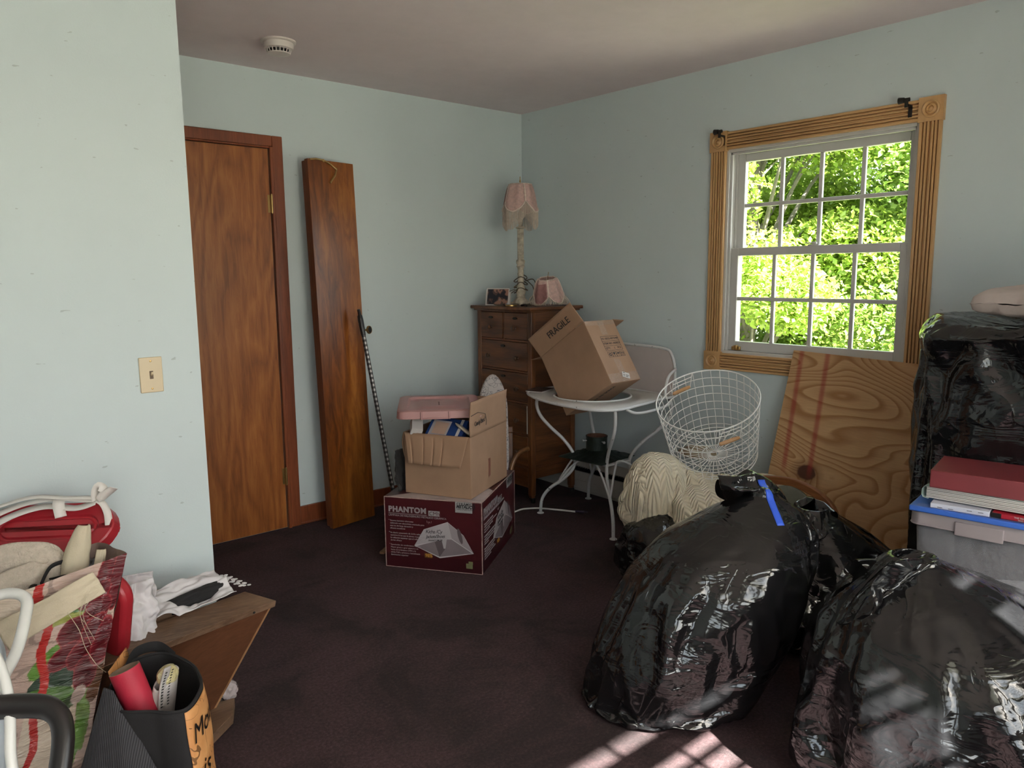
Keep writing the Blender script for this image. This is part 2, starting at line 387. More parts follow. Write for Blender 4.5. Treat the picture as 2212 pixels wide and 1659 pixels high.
# baseboard heater
hr = thing('baseboard_heater', 'long off-white metal baseboard heater along the wall under the window', 'heater', (-.03, -2.2, .0))
g = G(); g.box(-.022, 0, -4.2, -.1, 0.02, .205); g.box(-.075, -.062, -4.2, -.1, .025, .135); g.prism([(-.022, .205), (-.050, .205), (-.076, .172), (-.072, .168), (-.048, .198), (-.022, .198)][::-1], .1, 4.2, Matrix(((1, 0, 0, 0), (0, 0, -1, 0), (0, 1, 0, 0), (0, 0, 0, 1))))
g.box(-.078, -.075, -4.2, -.1, .075, .079); g.box(-.06, -.0, -4.2, -.1, .0, .024)
g.build('cover', plain('heater_enamel', (.45, .42, .38), .45, var=.03), hr, bevel=.0015)
g = G()
for k in range(0, 200): g.box(-.055, -.025, -.12-.02*k, -.121-.02*k, .06, .15)
g.box(-.058, -.023, -4.18, -.12, .09, .115)
g.build('fins', 'iron', hr)

# smoke detector
sd = thing('smoke_detector', 'round white smoke detector on the ceiling', 'smoke detector', (-1.915, -.50, H))
Mz = Matrix.Translation((-1.915, -.50, H)) @ Matrix.Scale(-1, 4, (0, 0, 1))
G().lathe([(.078, 0), (.078, .006), (.072, .010)], 48, Mz).build('base_ring', plain('warm_white_plastic', (.60, .54, .51), .4, var=.02), sd, smooth=35)
g = G(); g.lathe([(.066, .008), (.067, .022), (.064, .034), (.055, .037)], 48, Mz); g.lathe([(.052, .052), (.050, .056), (.03, .060), (.001, .061)], 48, Mz)
for k in range(20):
    a = 2*PI*k/20; g.tube([Mz @ Vector((.056*math.cos(a), .056*math.sin(a), .034)), Mz @ Vector((.049*math.cos(a), .049*math.sin(a), .054))], .0022, 6)
g.build('cover', 'warm_white_plastic' if 0 else MC['warm_white_plastic'], sd, smooth=40)
G().lathe([(.046, .030), (.046, .053)], 32, Mz).build('grille', 'black', sd, smooth=40)
# light switch
sw = thing('light_switch', 'ivory toggle light switch plate on the near wall', 'light switch', (-2.772, -1.28, 1.077))
iv = plain('ivory_plastic', (.58, .47, .31), .35, var=.02)
G().box(-2.8075, -2.7365, -1.286, -1.28, 1.019, 1.135).build('plate', iv, sw, bevel=.004, seg=3)
G().box(-2.7775, -2.7665, -1.2875, -1.285, 1.064, 1.090).build('slot', plain('brown_slot', (.12, .08, .05), .6), sw)
G().hexa([(-2.7755, -1.298, 1.080), (-2.7685, -1.298, 1.080), (-2.7685, -1.286, 1.073), (-2.7755, -1.286, 1.073)], [(-2.7755, -1.300, 1.088), (-2.7685, -1.300, 1.088), (-2.7685, -1.286, 1.086), (-2.7755, -1.286, 1.086)]).build('toggle', iv, sw, bevel=.001)
for zz in (1.032, 1.122):
    G().lathe([(.0035, 0), (.003, .0012), (.001, .0015)], 12, frame((-2.772, -1.286, zz), (1, 0, 0), (0, 0, 1)) @ Matrix.Rotation(0, 4, 'X')).build('screw', 'brass', sw)

# ================================================================== furniture by the back wall
M['oak_v'] = wood('dark_oak_upright', (.06, .020, .007), (.15, .052, .016), (.23, .085, .028), 2, 1, 16, 5, .38)
M['oak_h'] = wood('dark_oak_level', (.06, .020, .007), (.14, .048, .016), (.22, .082, .028), 1, 1, 16, 6, .38)
M['oak_x'] = wood('dark_oak_panel', (.06, .020, .007), (.13, .045, .015), (.21, .077, .027), 0, 1, 16, 5, .38)
# folded closet door leaning on the wall
bo = Vector((-1.604, -.213, 0)); bex = Vector((.986, .165, 0)); bez = Vector((.098, .098, 2.0)).normalized(); bF = frame(bo, bex, bez.cross(bex))
bf = thing('folding_door', 'two-panel dark reddish wooden folding closet door, folded and leaning on the wall', 'door', tuple(bo))
for k, (a, b) in enumerate(((0, .028), (.032, .058))):
    G().box(0+.004*k, .297-.006*k, a, b, .004+.008*k, 2.0-.006*k, bF).build('panel', 'bifold', bf, bevel=.0015)
    g = G(); g.box(-.0012+.004*k, .002+.004*k, a+.001, b-.001, .006+.008*k, 1.998-.006*k, bF); g.build('edge_strip', 'bifold_edge', bf)
g = G(); g.tube([bF @ Vector(p) for p in ((.012, -.002, 1.996), (.05, -.003, 2.002), (.095, -.004, 2.000), (.10, -.004, 1.990))], .005, 8)
g.tube([bF @ Vector(p) for p in ((.095, -.004, 2.000), (.132, -.012, 1.984), (.172, -.016, 1.957), (.160, -.014, 1.925), (.128, -.010, 1.883))], .0048, 8)
g.lathe([(.006, -.004), (.0065, .006)], 10, bF @ Matrix.Translation((.095, -.004, 1.998))); g.build('pivot_rod', 'brass', bf, smooth=60)
kd = Vector((.45, -.86, .08)).normalized(); kp = bF @ Vector((.315, -.018, 1.085)); kF = frame(kp, kd.orthogonal(), kd.cross(kd.orthogonal()))
g = G(); g.tube([bF @ Vector((.29, .01, 1.085)), kp-kd*.004], .006, 10); g.lathe([(.008, -.006), (.012, .0), (.022, .004), (.0235, .010), (.0215, .015)], 28, kF); g.build('knob', 'brass', bf, smooth=50)
G().lathe([(.018, .015), (.014, .0162), (.001, .0165)], 24, kF).build('knob_face', 'black', bf, smooth=60)
# gingham walking stick
n = NT('black_white_gingham'); s_ = n.sep(n.coord((1, 1, 1))); 
tf = lambda v, k: n.math('GREATER_THAN', n.math('FRACT', n.math('MULTIPLY', v, k)), .5)
c = n.math('ADD', n.math('MULTIPLY', tf(s_[2], 38), .5), n.math('MULTIPLY', tf(n.math('ADD', s_[0], .0055), 70), .5))
n.bsdf(n.ramp(c, [(.1, (.62, .60, .57)), (.3, (.10, .09, .09)), (.8, (.012, .01, .01))], 'CONSTANT'), .45); M['gingham'] = n.m
cp = Vector((-1.385, -.195, 1.205)); cb = Vector((-1.285, -.385, .004)); cd = (cp-cb).normalized(); Lc = (cp-cb).length
cs = thing('walking_stick', 'thin black and white checked stick with black handle leaning on the folded door', 'walking stick', tuple(cb))
cs.rotation_euler = (Vector((0, 0, 1)).rotation_difference(cd)).to_euler()
g = G(); g.lathe([(.0115, .02), (.0115, Lc-.13)], 16, Matrix.Translation(cb)); g.build('shaft', 'gingham', cs, smooth=50)
g = G(); g.lathe([(.013, Lc-.145), (.014, Lc-.13), (.0155, Lc-.06), (.014, Lc-.035), (.009, Lc-.03), (.0085, Lc), (.002, Lc+.002)], 16, Matrix.Translation(cb)); g.build('handle', 'black', cs, smooth=50)
g = G(); g.lathe([(.014, 0), (.014, .025), (.0115, .03)], 14, Matrix.Translation(cb)); g.build('rubber_tip', 'black', cs, smooth=50)

# dresser
dz = thing('chest_of_drawers', 'tall dark oak chest of drawers standing in the room corner', 'chest of drawers', (-.29, -.34, 0))
X0, X1, Y0, Y1 = -.475, -.10, -.607, -.095
def post(x, y, nm='corner_post'):
    g = G(); g.prism([(x-.0, y), (x+.036, y), (x+.036, y+.036), (x, y+.036)], .045, 1.168); g.box(x+.003, x+.033, y+.003, y+.033, .03, .05)
    g.build(nm, 'oak_v', dz, bevel=.005, seg=3)
    g = G(); g.lathe([(.012, .0), (.014, .006), (.014, .024), (.012, .03)], 16, Matrix.Translation((x+.018, y+.008, .0)) @ Matrix.Identity(4)); g.tube([(x+.018, y+.016, .018), (x+.018, y+.018, .045)], .005, 8)
    g.build('caster', 'iron', dz, smooth=40)
for x, y in ((X0, Y0), (X1-.036, Y0), (X0, Y1-.036), (X1-.036, Y1-.036)): post(x, y)
g = G(); g.box(X0+.012, X1-.01, Y0+.008, Y0+.022, .15, 1.168)
for za, zb in ((1.02, 1.168), (.60, .66), (.15, .215)): g.box(X0+.03, X1-.03, Y0+.003, Y0+.012, za, zb)
g.build('side_panel', 'oak_x', dz, bevel=.002)
g = G(); g.box(X0+.012, X1-.01, Y1-.022, Y1-.008, .15, 1.168); g.build('side_panel', 'oak_x', dz, bevel=.002)
g = G(); g.box(X1-.012, X1-.006, Y0+.02, Y1-.02, .15, 1.168); g.build('back_panel', 'oak_v', dz)
rows = [(.995, 1.160), (.808, .983), (.62, .796), (.42, .608), (.225, .408), (.105, .213)]
g = G()
for a, b in zip(rows, rows[1:]): g.box(X0+.006, X0+.03, Y0+.03, Y1-.03, b[1], a[0])
g.box(X0+.006, X0+.03, Y0+.03, Y1-.03, 1.160, 1.17); g.box(X0+.006, X0+.03, (Y0+Y1)/2-.008, (Y0+Y1)/2+.008, .983, 1.17); g.box(X0+.008, X0+.03, Y0+.03, Y1-.03, .09, .106)
g.build('rails', 'oak_h', dz, bevel=.0015)
def escutch(y, z, par):
    g = G(); fm = frame((X0-.005, y, z), (0, -1, 0), (0, 0, 1)); fm = frame((X0-.0045, y, z), (0, 1, 0), (0, 0, 1))
    pr = [(.016*math.cos(a)*(1+.25*math.cos(4*a)), .010*math.sin(a)*(1+.3*math.cos(2*a))) for a in [2*PI*k/24 for k in range(24)]]
    g.prism(pr, -.003, .003, fm); g.build('keyhole_plate', 'iron', par)
def knob(y, z, par):
    fm = frame((X0-.002, y, z), (0, 0, 1), (0, 1, 0)); fm = frame((X0-.002, y, z), (0, 1, 0), (0, 0, 1)) @ Matrix.Scale(-1, 4, (0, 0, 1))
    G().lathe([(.010, 0), (.006, .004), (.006, .010), (.013, .015), (.015, .020), (.011, .026), (.004, .028), (.001, .028)], 20, fm).build('knob', M['dark_knob'], par, smooth=60)
M['dark_knob'] = plain('dark_turned_knob', (.07, .03, .014), .3)
for i, (za, zb) in enumerate(rows):
    spans = [(Y0+.038, (Y0+Y1)/2-.01), ((Y0+Y1)/2+.01, Y1-.038)] if i == 0 else [(Y0+.038, Y1-.038)]
    for a, b in spans:
        d = G().box(X0+.001, X0+.022, a, b, za+.003, zb-.003).build('drawer', 'oak_h', dz, bevel=.002)
        ym = (a+b)/2; zm = (za+zb)/2
        if i == 0: knob(ym, zm-.012, d); escutch(ym, zb-.035, d)
        elif i < 5:
            knob(a+.085, zm-.01, d); knob(b-.085, zm-.01, d); escutch(ym, zb-.03, d)
G().box(X0-.035, X1+.04, Y0-.028, Y1+.028, 1.176, 1.196).build('top', 'oak_x', dz, bevel=.006, seg=3)
G().box(X0-.018, X1+.025, Y0-.014, Y1+.014, 1.166, 1.177).build('top_moulding', 'oak_x', dz, bevel=.004)
G().box(X0-.0015, X0+.001, Y0+.037, Y0+.043, .43, .60).build('worn_strip', plain('flaked_white_strip', (.55, .52, .47), .8), dz)['label'] = 'worn white strip'
TZ = 1.1965
# lamp
rose = plain('dusty_rose_fabric', (.42, .25, .21), .85, var=.12, sc=40, bump=.4, bsc=90)
def rose_trans(name, col):
    n = NT(name); f = n.noise(n.coord(), 55, 4, .7); c = n.ramp(f, [(.3, tuple(v*.82 for v in col)), (.65, tuple(min(1, v*1.15) for v in col))])
    b = n.n('BsdfPrincipled'); n.put(b.inputs['Base Color'], c); b.inputs['Roughness'].default_value = .8; n.put(b.inputs['Normal'], n.bump(f, .4, .002))
    t = n.n('BsdfTranslucent'); n.put(t.inputs[0], c); mx = n.n('MixShader'); mx.inputs[0].default_value = .25; n.put(mx.inputs[1], b.outputs[0]); n.put(mx.inputs[2], t.outputs[0]); n.put(n.out.inputs[0], mx.outputs[0]); return n.m
M['rose'] = rose_trans('dusty_rose_panel', (.66, .46, .42)); M['rose_dark'] = rose_trans('deep_rose_pleats', (.40, .20, .19)); M['fringe'] = rose_trans('beige_fringe', (.62, .53, .45))
M['cream_paint'] = plain('antiqued_cream_paint', (.48, .42, .33), .5, var=.25, sc=30, bump=.3, bsc=60)
def shade(parent, org, rt, rb, h, fr, ph, tilt=None, limp=False, dark=1):
    """eight petal panels with scalloped hem, braid and fringe"""
    T = tilt or Matrix.Identity(4); T = Matrix.Translation(org) @ T
    def rad(t): return rt+(rb-rt)*(t**.62)
    def hem(a):
        q = (a/(2*PI)*4+ph) % 1; return .62+.38*math.sin(PI*q)**.9
    g = G()
    def P(u, v, o=0):
        a = u*2*PI; t = v*hem(a); r = rad(t)+o+.004*math.cos(8*a+ph)
        return T @ Vector((r*math.cos(a), r*math.sin(a), -h*t))
    g.grid(lambda u, v: P(u, v), 96, 14, closeu=True)
    # pleated sunburst panels on alternate quarters: assign material index
    nf = 96*13
    for k in range(nf):
        i = k % 96; a = ((i/96)*4+ph) % 1
        if (int((i/96)*4+ph)) % 4 == dark and .1 < a < .9 and (k//96) > 1: g.mi[k] = 1
    sh = g.build('shade_panels' if 0 else 'lamp_shade', ['rose', 'rose_dark'], parent, smooth=60, solid=.0012)
    g = G(); g.tube([P(u/96, 1, .002) for u in range(96)], .0045, 6, closed=True); g.tube([P(u/48, 0, .002) for u in range(48)], .003, 6, closed=True)
    for k in range(4):
        u = ((k-ph) % 4)/4
        g.tube([P(u % 1, v/8, .002) for v in range(9)], .0042, 6)
    g.build('braid', rose_trans('cream_braid', (.78, .66, .58)), sh, smooth=60)
    g = G(); rnd = random.Random(3); N = 210
    for k in range(N):
        u = k/N; a0 = P(u, 1, .001); L = fr*(.85+.3*(.5+.5*math.sin(u*2*PI*4+1)))
        if limp:
            d = (a0-Vector(org)); d.z = 0; d = d.normalized() if d.length > 1e-6 else Vector((1, 0, 0))
            e = a0+d*rnd.uniform(.0, .03)+Vector((rnd.uniform(-.02, .02), rnd.uniform(-.02, .02), -L)); e.z = max(e.z, TZ+.003+rnd.uniform(0, .012)); mid = (a0+e)/2+d*rnd.uniform(-.005, .02); mid.z = max(mid.z, TZ+.004)
            g.tube(catmull([a0, mid, e], 3), 0.0014, 4, caps=False)
        else: g.tube([a0, a0+Vector((rnd.uniform(-.002, .002), rnd.uniform(-.002, .002), -L))], 0.0014, 4, caps=False)
    g.build('fringe', 'fringe', sh)
    return sh
lx, ly = -.30, -.32
lp = thing('table_lamp', 'tall cream-painted column lamp with a pink fringed shade on the chest of drawers', 'lamp', (lx, ly, TZ))
L0 = Matrix.Translation((lx, ly, 0))
def sqwob(a, z): return 1/max(abs(math.cos(a)), abs(math.sin(a)))**.8 if z < TZ+.02 else 1
g = G(); g.lathe([(.050, TZ+.004), (.056, TZ+.012), (.052, TZ+.02), (.046, TZ+.027), (.034, TZ+.040), (.027, TZ+.048), (.030, TZ+.056), (.024, TZ+.066)], 32, L0, wob=sqwob)
for k in range(4):
    a = PI/4+k*PI/2; g.lathe([(.001, TZ), (.012, TZ+.002), (.014, TZ+.010), (.008, TZ+.018), (.001, TZ+.02)], 12, Matrix.Translation((lx+.060*math.cos(a), ly+.060*math.sin(a), 0)))
g.build('base', 'cream_paint', lp, smooth=45)
g = G(); g.lathe([(.024, TZ+.064), (.031, TZ+.078), (.029, TZ+.10), (.022, TZ+.12), (.020, TZ+.15), (.018, TZ+.22), (.022, TZ+.235), (.027, TZ+.242), (.022, TZ+.25), (.028, TZ+.262), (.028, TZ+.276), (.019, TZ+.286), (.017, TZ+.30)], 28, L0)
for (r, zc) in ((.0085, 0),):
    for k in range(5):
        a = 2*PI*k/5+.3; g.tube([(lx+.011*math.cos(a), ly+.011*math.sin(a), TZ+.29), (lx+.011*math.cos(a), ly+.011*math.sin(a), TZ+.475)], .0095, 10)
g.lathe([(.018, TZ+.47), (.030, TZ+.476), (.030, TZ+.482), (.014, TZ+.488), (.012, TZ+.50)], 28, L0)
g.build('column', 'cream_paint', lp, smooth=45)
G().lathe([(.011, TZ+.50), (.015, TZ+.51), (.015, TZ+.57), (.008, TZ+.58)], 20, L0).build('socket', 'cream_paint', lp, smooth=40)
g = G(); g.tube([(lx, ly, TZ+.58), (lx, ly, TZ+.765)], .002, 6)
for k in range(3):
    a = k*2*PI/3; g.tube([(lx, ly, TZ+.738), (lx+.052*math.cos(a), ly+.052*math.sin(a), TZ+.741)], .0015, 6)
g.build('harp', 'brass', lp)
G().lathe([(.007, TZ+.741), (.009, TZ+.746), (.004, TZ+.752), (.006, TZ+.760), (.002, TZ+.775), (.0035, TZ+.781), (.001, TZ+.79)], 14, L0).build('finial', 'brass', lp, smooth=50)
shade(lp, (lx, ly, TZ+.741), .066, .108, .170, .098, .244)
g = G(); pts = []
for k in range(46):
    t = k/45; a = t*2*PI*3.2; r = .036+.008*math.sin(k*1.7); pts.append((lx+r*math.cos(a), ly+r*math.sin(a), TZ+.075+.11*t+.012*math.sin(k*.9)))
pts += [(lx+.055, ly-.05, TZ+.12), (lx+.03, ly-.085, TZ+.03), (lx-.02, ly-.10, TZ+.006), (lx+.06, ly-.13, TZ+.005)]
g.tube(catmull(pts, 3), .0032, 6)
g.tube(catmull([(lx-.03, ly+.02, TZ+.10), (lx-.09, ly+.06, TZ+.07), (lx-.14, ly+.10, TZ+.02), (lx-.15, ly+.06, TZ+.005), (lx-.10, ly-.02, TZ+.005)], 6), .0032, 6)
g.tube(catmull([(lx-.03, ly-.02, TZ+.11), (lx-.10, ly+.03, TZ+.05), (lx-.13, ly+.03, TZ+.006)], 6), .0032, 6)
g.tube(catmull([(lx+.03, ly-.01, TZ+.15), (lx+.06, ly-.05, TZ+.16), (lx+.06, ly-.08, TZ+.11), (lx+.05, ly-.08, TZ+.05), (lx+.06, ly-.12, TZ+.02)], 6), .0032, 6)
g.build('cord', plain('brown_cord', (.09, .07, .045), .5), lp, smooth=60)
# spare shade
sx, sy = -.24, -.50
s2 = thing('lampshade', 'spare pink fringed lampshade lying on the chest of drawers beside the lamp', 'lampshade', (sx, sy, TZ))
shade(s2, (sx-.005, sy, TZ+.165), .052, .098, .145, .06, .47, tilt=Euler((.10, -.22, 0)).to_matrix().to_4x4(), limp=True, dark=2)
g = G(); g.tube([(sx, sy, TZ+.16), (sx+.012, sy+.003, TZ+.205)], .0016, 6); g.build('top_wire', 'brass', s2)
# snapshot card, tin, knife
n = NT('snapshot_print'); co = n.coord(); sp = n.sep(co)
c = n.ramp(n.noise(co, 26, 2, .4), [(.35, (.02, .02, .03)), (.48, (.10, .06, .05)), (.56, (.30, .16, .12)), (.68, (.25, .25, .28))], 'CONSTANT'); n.bsdf(c, .35); M['snapshot'] = n.m
M['paper'] = plain('white_paper', (.55, .52, .50), .8, var=.03)
pf = frame((-.475, -.185, TZ+.001), (.42, -.907, 0), Vector((.0, .0, 1))+Vector((.18, .09, 0)))
pc = thing('photograph', 'small snapshot print propped up on the chest of drawers', 'photograph', (-.45, -.22, TZ))
G().box(0, .155, 0, .108, -.0015, 0, pf).build('print', 'paper', pc)
G().box(.006, .149, .006, .102, 0, .0006, pf).build('picture', 'snapshot', pc)
for q_ in ((-.004, -.0005, 0, .10, -.02, .002), (.156, .162, 0, .085, -.015, .001)): G().box(*q_, pf).build('side_fold', 'paper', pc)
t_ = G().lathe([(.034, 0), (.037, .002), (.037, .008), (.034, .010), (.001, .0115)], 32, Matrix.Translation((-.455, -.405, TZ))).build('tin', 'brass', None, smooth=35); tag(recenter(t_), 'small round brassy tin lying at the front of the chest of drawers', 'tin')
g = G(); g.tube(catmull([(-.44, -.475, TZ+.006), (-.43, -.50, TZ+.008), (-.44, -.53, TZ+.006)], 5), [.003]+[.006]*9+[.003], 8); tag(recenter(g.build('pocket_knife', 'black', None, smooth=60)), 'small black pocket knife lying in front of the lamp base', 'pocket knife')

# ================================================================== boxes
M['card'] = plain('brown_cardboard', (.33, .20, .125), .8, var=.07, sc=5, bump=.12, bsc=40)
M['card_in'] = plain('cardboard_inside', (.30, .18, .11), .85, var=.06)
M['maroon'] = plain('maroon_printed_card', (.062, .008, .011), .34, var=.12, sc=6)
M['maroon_dk'] = plain('dark_maroon_print', (.042, .006, .009), .34, var=.1)
M['worn'] = plain('worn_card_edge', (.42, .30, .27), .8, var=.2, sc=40)
M['ink_grey'] = plain('grey_print', (.30, .27, .28), .5); M['ink'] = plain('black_ink', (.012, .012, .014), .6); M['ink_silver'] = plain('silver_print', (.42, .41, .41), .35, .3)
PC, PR, PL = Vector((-1.388, -1.263, 0)), Vector((-.891, -.922, 0)), Vector((-1.627, -.838, 0))
pw, pd, ph_ = .603, .488, .348
pe = (PR-PC).normalized(); pn = Vector((-pe.y, pe.x, 0)); BX = frame(PC, pe, pn)          # x along the right face, y along the left face
pb = thing('lamp_carton', 'large dark maroon printed carton with a reflector picture, on the carpet under the cardboard box', 'box', tuple(PC+pe*.3+pn*.244))
g = G(); t = .004
g.box(0, t, 0, pd, .001, ph_, BX); g.box(pw-t, pw, 0, pd, .001, ph_, BX); g.box(0, pw, 0, t, .001, ph_, BX); g.box(0, pw, pd-t, pd, .001, ph_, BX); g.box(0, pw, 0, pd, .001, .004, BX)
g.build('carton_walls', 'maroon', pb, bevel=.0015)
g = G(); g.box(.001, pw-.001, .001, pd/2-.002, ph_-.004, ph_+.0, BX); g.box(.001, pw-.001, pd/2+.002, pd-.001, ph_-.004, ph_, BX); g.build('top_flap', 'maroon', pb, bevel=.001)
g = G(); g.prism([(.001, .004), (.20, .004), (.23, .03), (.215, .06), (.24, .075), (.235, .2), (.001, pd-.02)], ph_, ph_+.0012, BX); g.build('bare_top_patch', plain('bare_white_card', (.46, .38, .36), .8, var=.1), pb)
for q_ in ((.30, .36, .03, .09), (.44, .50, .008, .05)): G().box(*q_, ph_, ph_+.001, BX).build('top_label', 'ink_silver', pb)
g = G()
for (a, b, c2, d) in ((-.0008, .003, -.0008, .003),):
    g.box(a, b, c2, d, .002, ph_, BX)
g.box(-.0008, .0025, 0, pd, ph_-.003, ph_+.0008, BX); g.box(0, pw, -.0008, .0025, ph_-.003, ph_+.0008, BX); g.box(-.0008, .001, pd-.004, pd, .002, ph_, BX); g.box(-.0006, .001, 0, pd, .0, .003, BX); g.box(pw-.003, pw+.0006, -.0008, .001, .002, ph_, BX)
g.build('worn_edges', 'worn', pb)
# printed faces.  left face: u from L corner to C, v down
def print_face(FM, W, H_, wide=True):
    """FM: frame with x = reading direction, y = up, z = out of the face, origin top-left"""
    Z = .0006
    def R_(g, u0, u1, v0, v1, z=Z): g.box(u0*W, u1*W, -v1*H_, -v0*H_, 0, z, FM)
    def T_(g, s, u, v, size, **k): g.text(s, size, FM @ Matrix.Translation((u*W, -v*H_, Z)), **k)
    g = G(); R_(g, 0.005, .995, .80, .995, .0003); g.build('dark_band', 'maroon_dk', pb)
    g = G(); T_(g, 'PHANTOM', .045, .205, .0365*W/.488, bold=.045, font_space=1.12); T_(g, 'LÁMPARA DE HALOGENURO METÁLICO CERÁMICA', .045, .27, .0125*W/.488); 
    T_(g, '\\ y /', .44, .335, .016)
    R_(g, .045, .44, .228, .234)
    g.build('title_lettering', 'ink_grey', pb)
    g = G(); R_(g, .46, .575, .16, .232, .0005); g.build('title_box', 'ink_silver', pb)
    g = G(); T_(g, 'CMh', .468, .222, .026*W/.488, font_space=1.05); g.build('box_lettering', 'maroon_dk', pb)
    g = G(); rnd = random.Random(5)
    L_ = [('Sistema lumínico altamente', 'calibrado con electrónica avanzada para', 'una luz de larga duración y', 'eficacia excelente'), ('Su diseño patentado de doble sellado', 'optimiza la luz que la planta requiere para', 'la reflexión superior que el reflector', 'de luz ofrece'), ('Revolución de rendimiento interior', 'Mayor gracia a gran espectro de', 'hasta de la lámpara CMH y la', 'salida PAR y proyecto fotosíntesis', 'iluminación superior')]
    v = .345
    for para in L_:
        T_(g, '·', .042, v, .02, bold=.02)
        for ln in para: T_(g, ln, .058, v, .0108*W/.488); v += .036
        v += .028
    g.build('small_print', 'ink_grey', pb)
    def PX(x, y): return ((x-150)/1370*W, -((y-(180+(x-150)*.11))/(1035+(x-150)*.02))*H_)
    def poly(nm, pts, m, z): g = G(); g.prism([PX(*q) for q in pts][::1], 0, z, FM); o = g.build(nm, m, pb); return o
    poly('reflector_picture', [(570, 925), (930, 1125), (1400, 1075), (1265, 800), (1045, 595), (710, 690)][::1], M['refl_b'], .0005)
    poly('reflector_top', [(575, 915), (1100, 840), (1045, 600), (712, 695)], M['refl_a'], .0008)
    poly('reflector_side', [(1100, 840), (1395, 1065), (1262, 803), (1050, 603)], M['refl_c'], .0008)
    poly('reflector_inside', [(600, 935), (925, 1105), (1380, 1068), (1095, 850), (960, 850)], M['refl_d'], .00075)
    poly('reflector_inside', [(860, 880), (925, 1105), (1010, 985), (950, 860)], M['refl_e'], .0009)
    poly('reflector_bulb', [(960, 860), (985, 985), (1010, 985), (1030, 850)], M['refl_a'], .0011)
    g = G(); cx_, cy_ = PX(1215, 810); g.prism([(cx_+.012*math.cos(a)-.006*math.sin(a), cy_+.035*math.sin(a)-.01*math.cos(a)) for a in [2*PI*k/24 for k in range(24)]], 0, .001, FM); g.build('reflector_hole', M['refl_e'], pb)
    g = G(); a = PX(735, 745); g.text('Kicha /Cy', .025*W/.488, FM @ Matrix.Translation((a[0], a[1], .0010)) @ Matrix.Rotation(.05, 4, 'Z'), shear=.2, font_space=.85)
    a = PX(740, 820); g.text('Jackets/Shoes', .0225*W/.488, FM @ Matrix.Translation((a[0], a[1], .0010)) @ Matrix.Rotation(.10, 4, 'Z'), shear=.3, font_space=.8)
    a = PX(775, 868); g.text('PHANTOM DE', .011*W/.488, FM @ Matrix.Translation((a[0], a[1], .0010)) @ Matrix.Rotation(.1, 4, 'Z'), bold=.02)
    g.build('marker_writing', 'ink', pb)
    g = G(); R_(g, .735, .905, -.002, .155, .0008); g.build('silver_tag', 'ink_silver', pb)
    g = G(); T_(g, 'CERÁMICA', .748, .052, .0165*W/.488, bold=.02, font_space=1.15); T_(g, 'METÁLICO', .745, .090, .019*W/.488, bold=.05, shear=.2); T_(g, 'HALOGENURO', .748, .118, .0125*W/.488)
    for v_ in G_(g): pass
    g.build('tag_lettering', 'ink', pb)
    g = G(); R_(g, .41, .49, .765, .83, .0004); g.build('percent_patch', M['refl_g'], pb); g = G(); T_(g, '98%', .417, .815, .022*W/.488, bold=.03); g.build('percent_lettering', M['refl_f'], pb)
    g = G(); R_(g, .835, .90, .86, .93, .0008); R_(g, .86, .903, .83, .87, .0008); g.build('green_badge', M['refl_h'], pb)
def G_(g): return []
M['refl_a'] = plain('print_light_grey', (.40, .36, .37), .4); M['refl_b'] = plain('print_white', (.50, .46, .47), .4); M['refl_c'] = plain('print_mid_grey', (.30, .26, .27), .4); M['refl_d'] = plain('print_grey', (.20, .165, .175), .4)
M['refl_e'] = plain('print_dark_grey', (.11, .085, .09), .4); M['refl_f'] = plain('print_orange', (.42, .20, .03), .5); M['refl_g'] = plain('print_brown', (.12, .05, .015), .5); M['refl_h'] = plain('print_green', (.17, .18, .09), .5)
LT = BX @ Vector((0, pd, ph_)); print_face(frame(LT, -pn, (0, 0, 1)), pd, ph_)
RT = BX @ Vector((0, 0, ph_)); print_face(frame(RT, pe, (0, 0, 1)), pw, ph_)
# open cardboard box on top
CC, CR, CL = Vector((-1.398, -1.197, 0)), Vector((-1.012, -1.003, 0)), Vector((-1.548, -.875, 0))
ce = (CR-CC).normalized(); cn = Vector((-ce.y, ce.x, 0)); cw, cdp, ch = .432, .350, .296; cz = ph_+.0035
CB = frame(CC+Vector((0, 0, cz)), ce, cn)
cbx = thing('cardboard_box', 'open brown cardboard box with bent flaps on top of the maroon carton', 'box', tuple(CC+ce*.216+cn*.175+Vector((0, 0, cz))))
g = G(); t = .005
g.box(0, t, 0, cdp, 0, ch, CB); g.box(cw-t, cw, 0, cdp, 0, ch, CB); g.box(t, cw-t, 0, t, 0, ch, CB); g.box(t, cw-t, cdp-t, cdp, 0, ch, CB); g.box(t, cw-t, t, cdp-t, 0, .006, CB)
g.build('box_walls', 'card', cbx, bevel=.0015)
def flap(nm, P0, ex, ey, w, h, par, thick=.005, taper=.03, waves=0, cur=0, mat='card', seed=1, ribs=()):
    """a cardboard flap: hinge starts at P0 along ex, grows along ey; bent by cur, creased at ribs"""
    ex = Vector(ex).normalized(); ey = Vector(ey).normalized(); ez = ex.cross(ey)
    def f(u, v):
        s = taper*v; x = s+(w-2*s)*u; z = cur*v*v*h+waves*math.sin(u*9+seed)*v
        for r in ribs: z += .006*math.exp(-((u-r)/.012)**2)*min(1, v*3)
        return Vector(P0)+ex*x+ey*(h*v)+ez*z
    g = G(); g.grid(f, 61, 11); return g.build(nm, mat, par, smooth=30, solid=thick, off=0)
A = CB @ Vector((-.004, cdp-.004, ch)); flap('front_flap', A, -cn, Vector((0, 0, -1))-ce*.13, cdp-.012, .145, cbx, ribs=(.09, .30, .47, .62), waves=.004, cur=-.06)
A = CB @ Vector((0, .0, ch-.002)); fr_ = flap('side_flap', A, ce, Vector((0, 0, 1))+cn*.08, cw, .165, cbx, taper=.0, cur=.1, waves=.003)
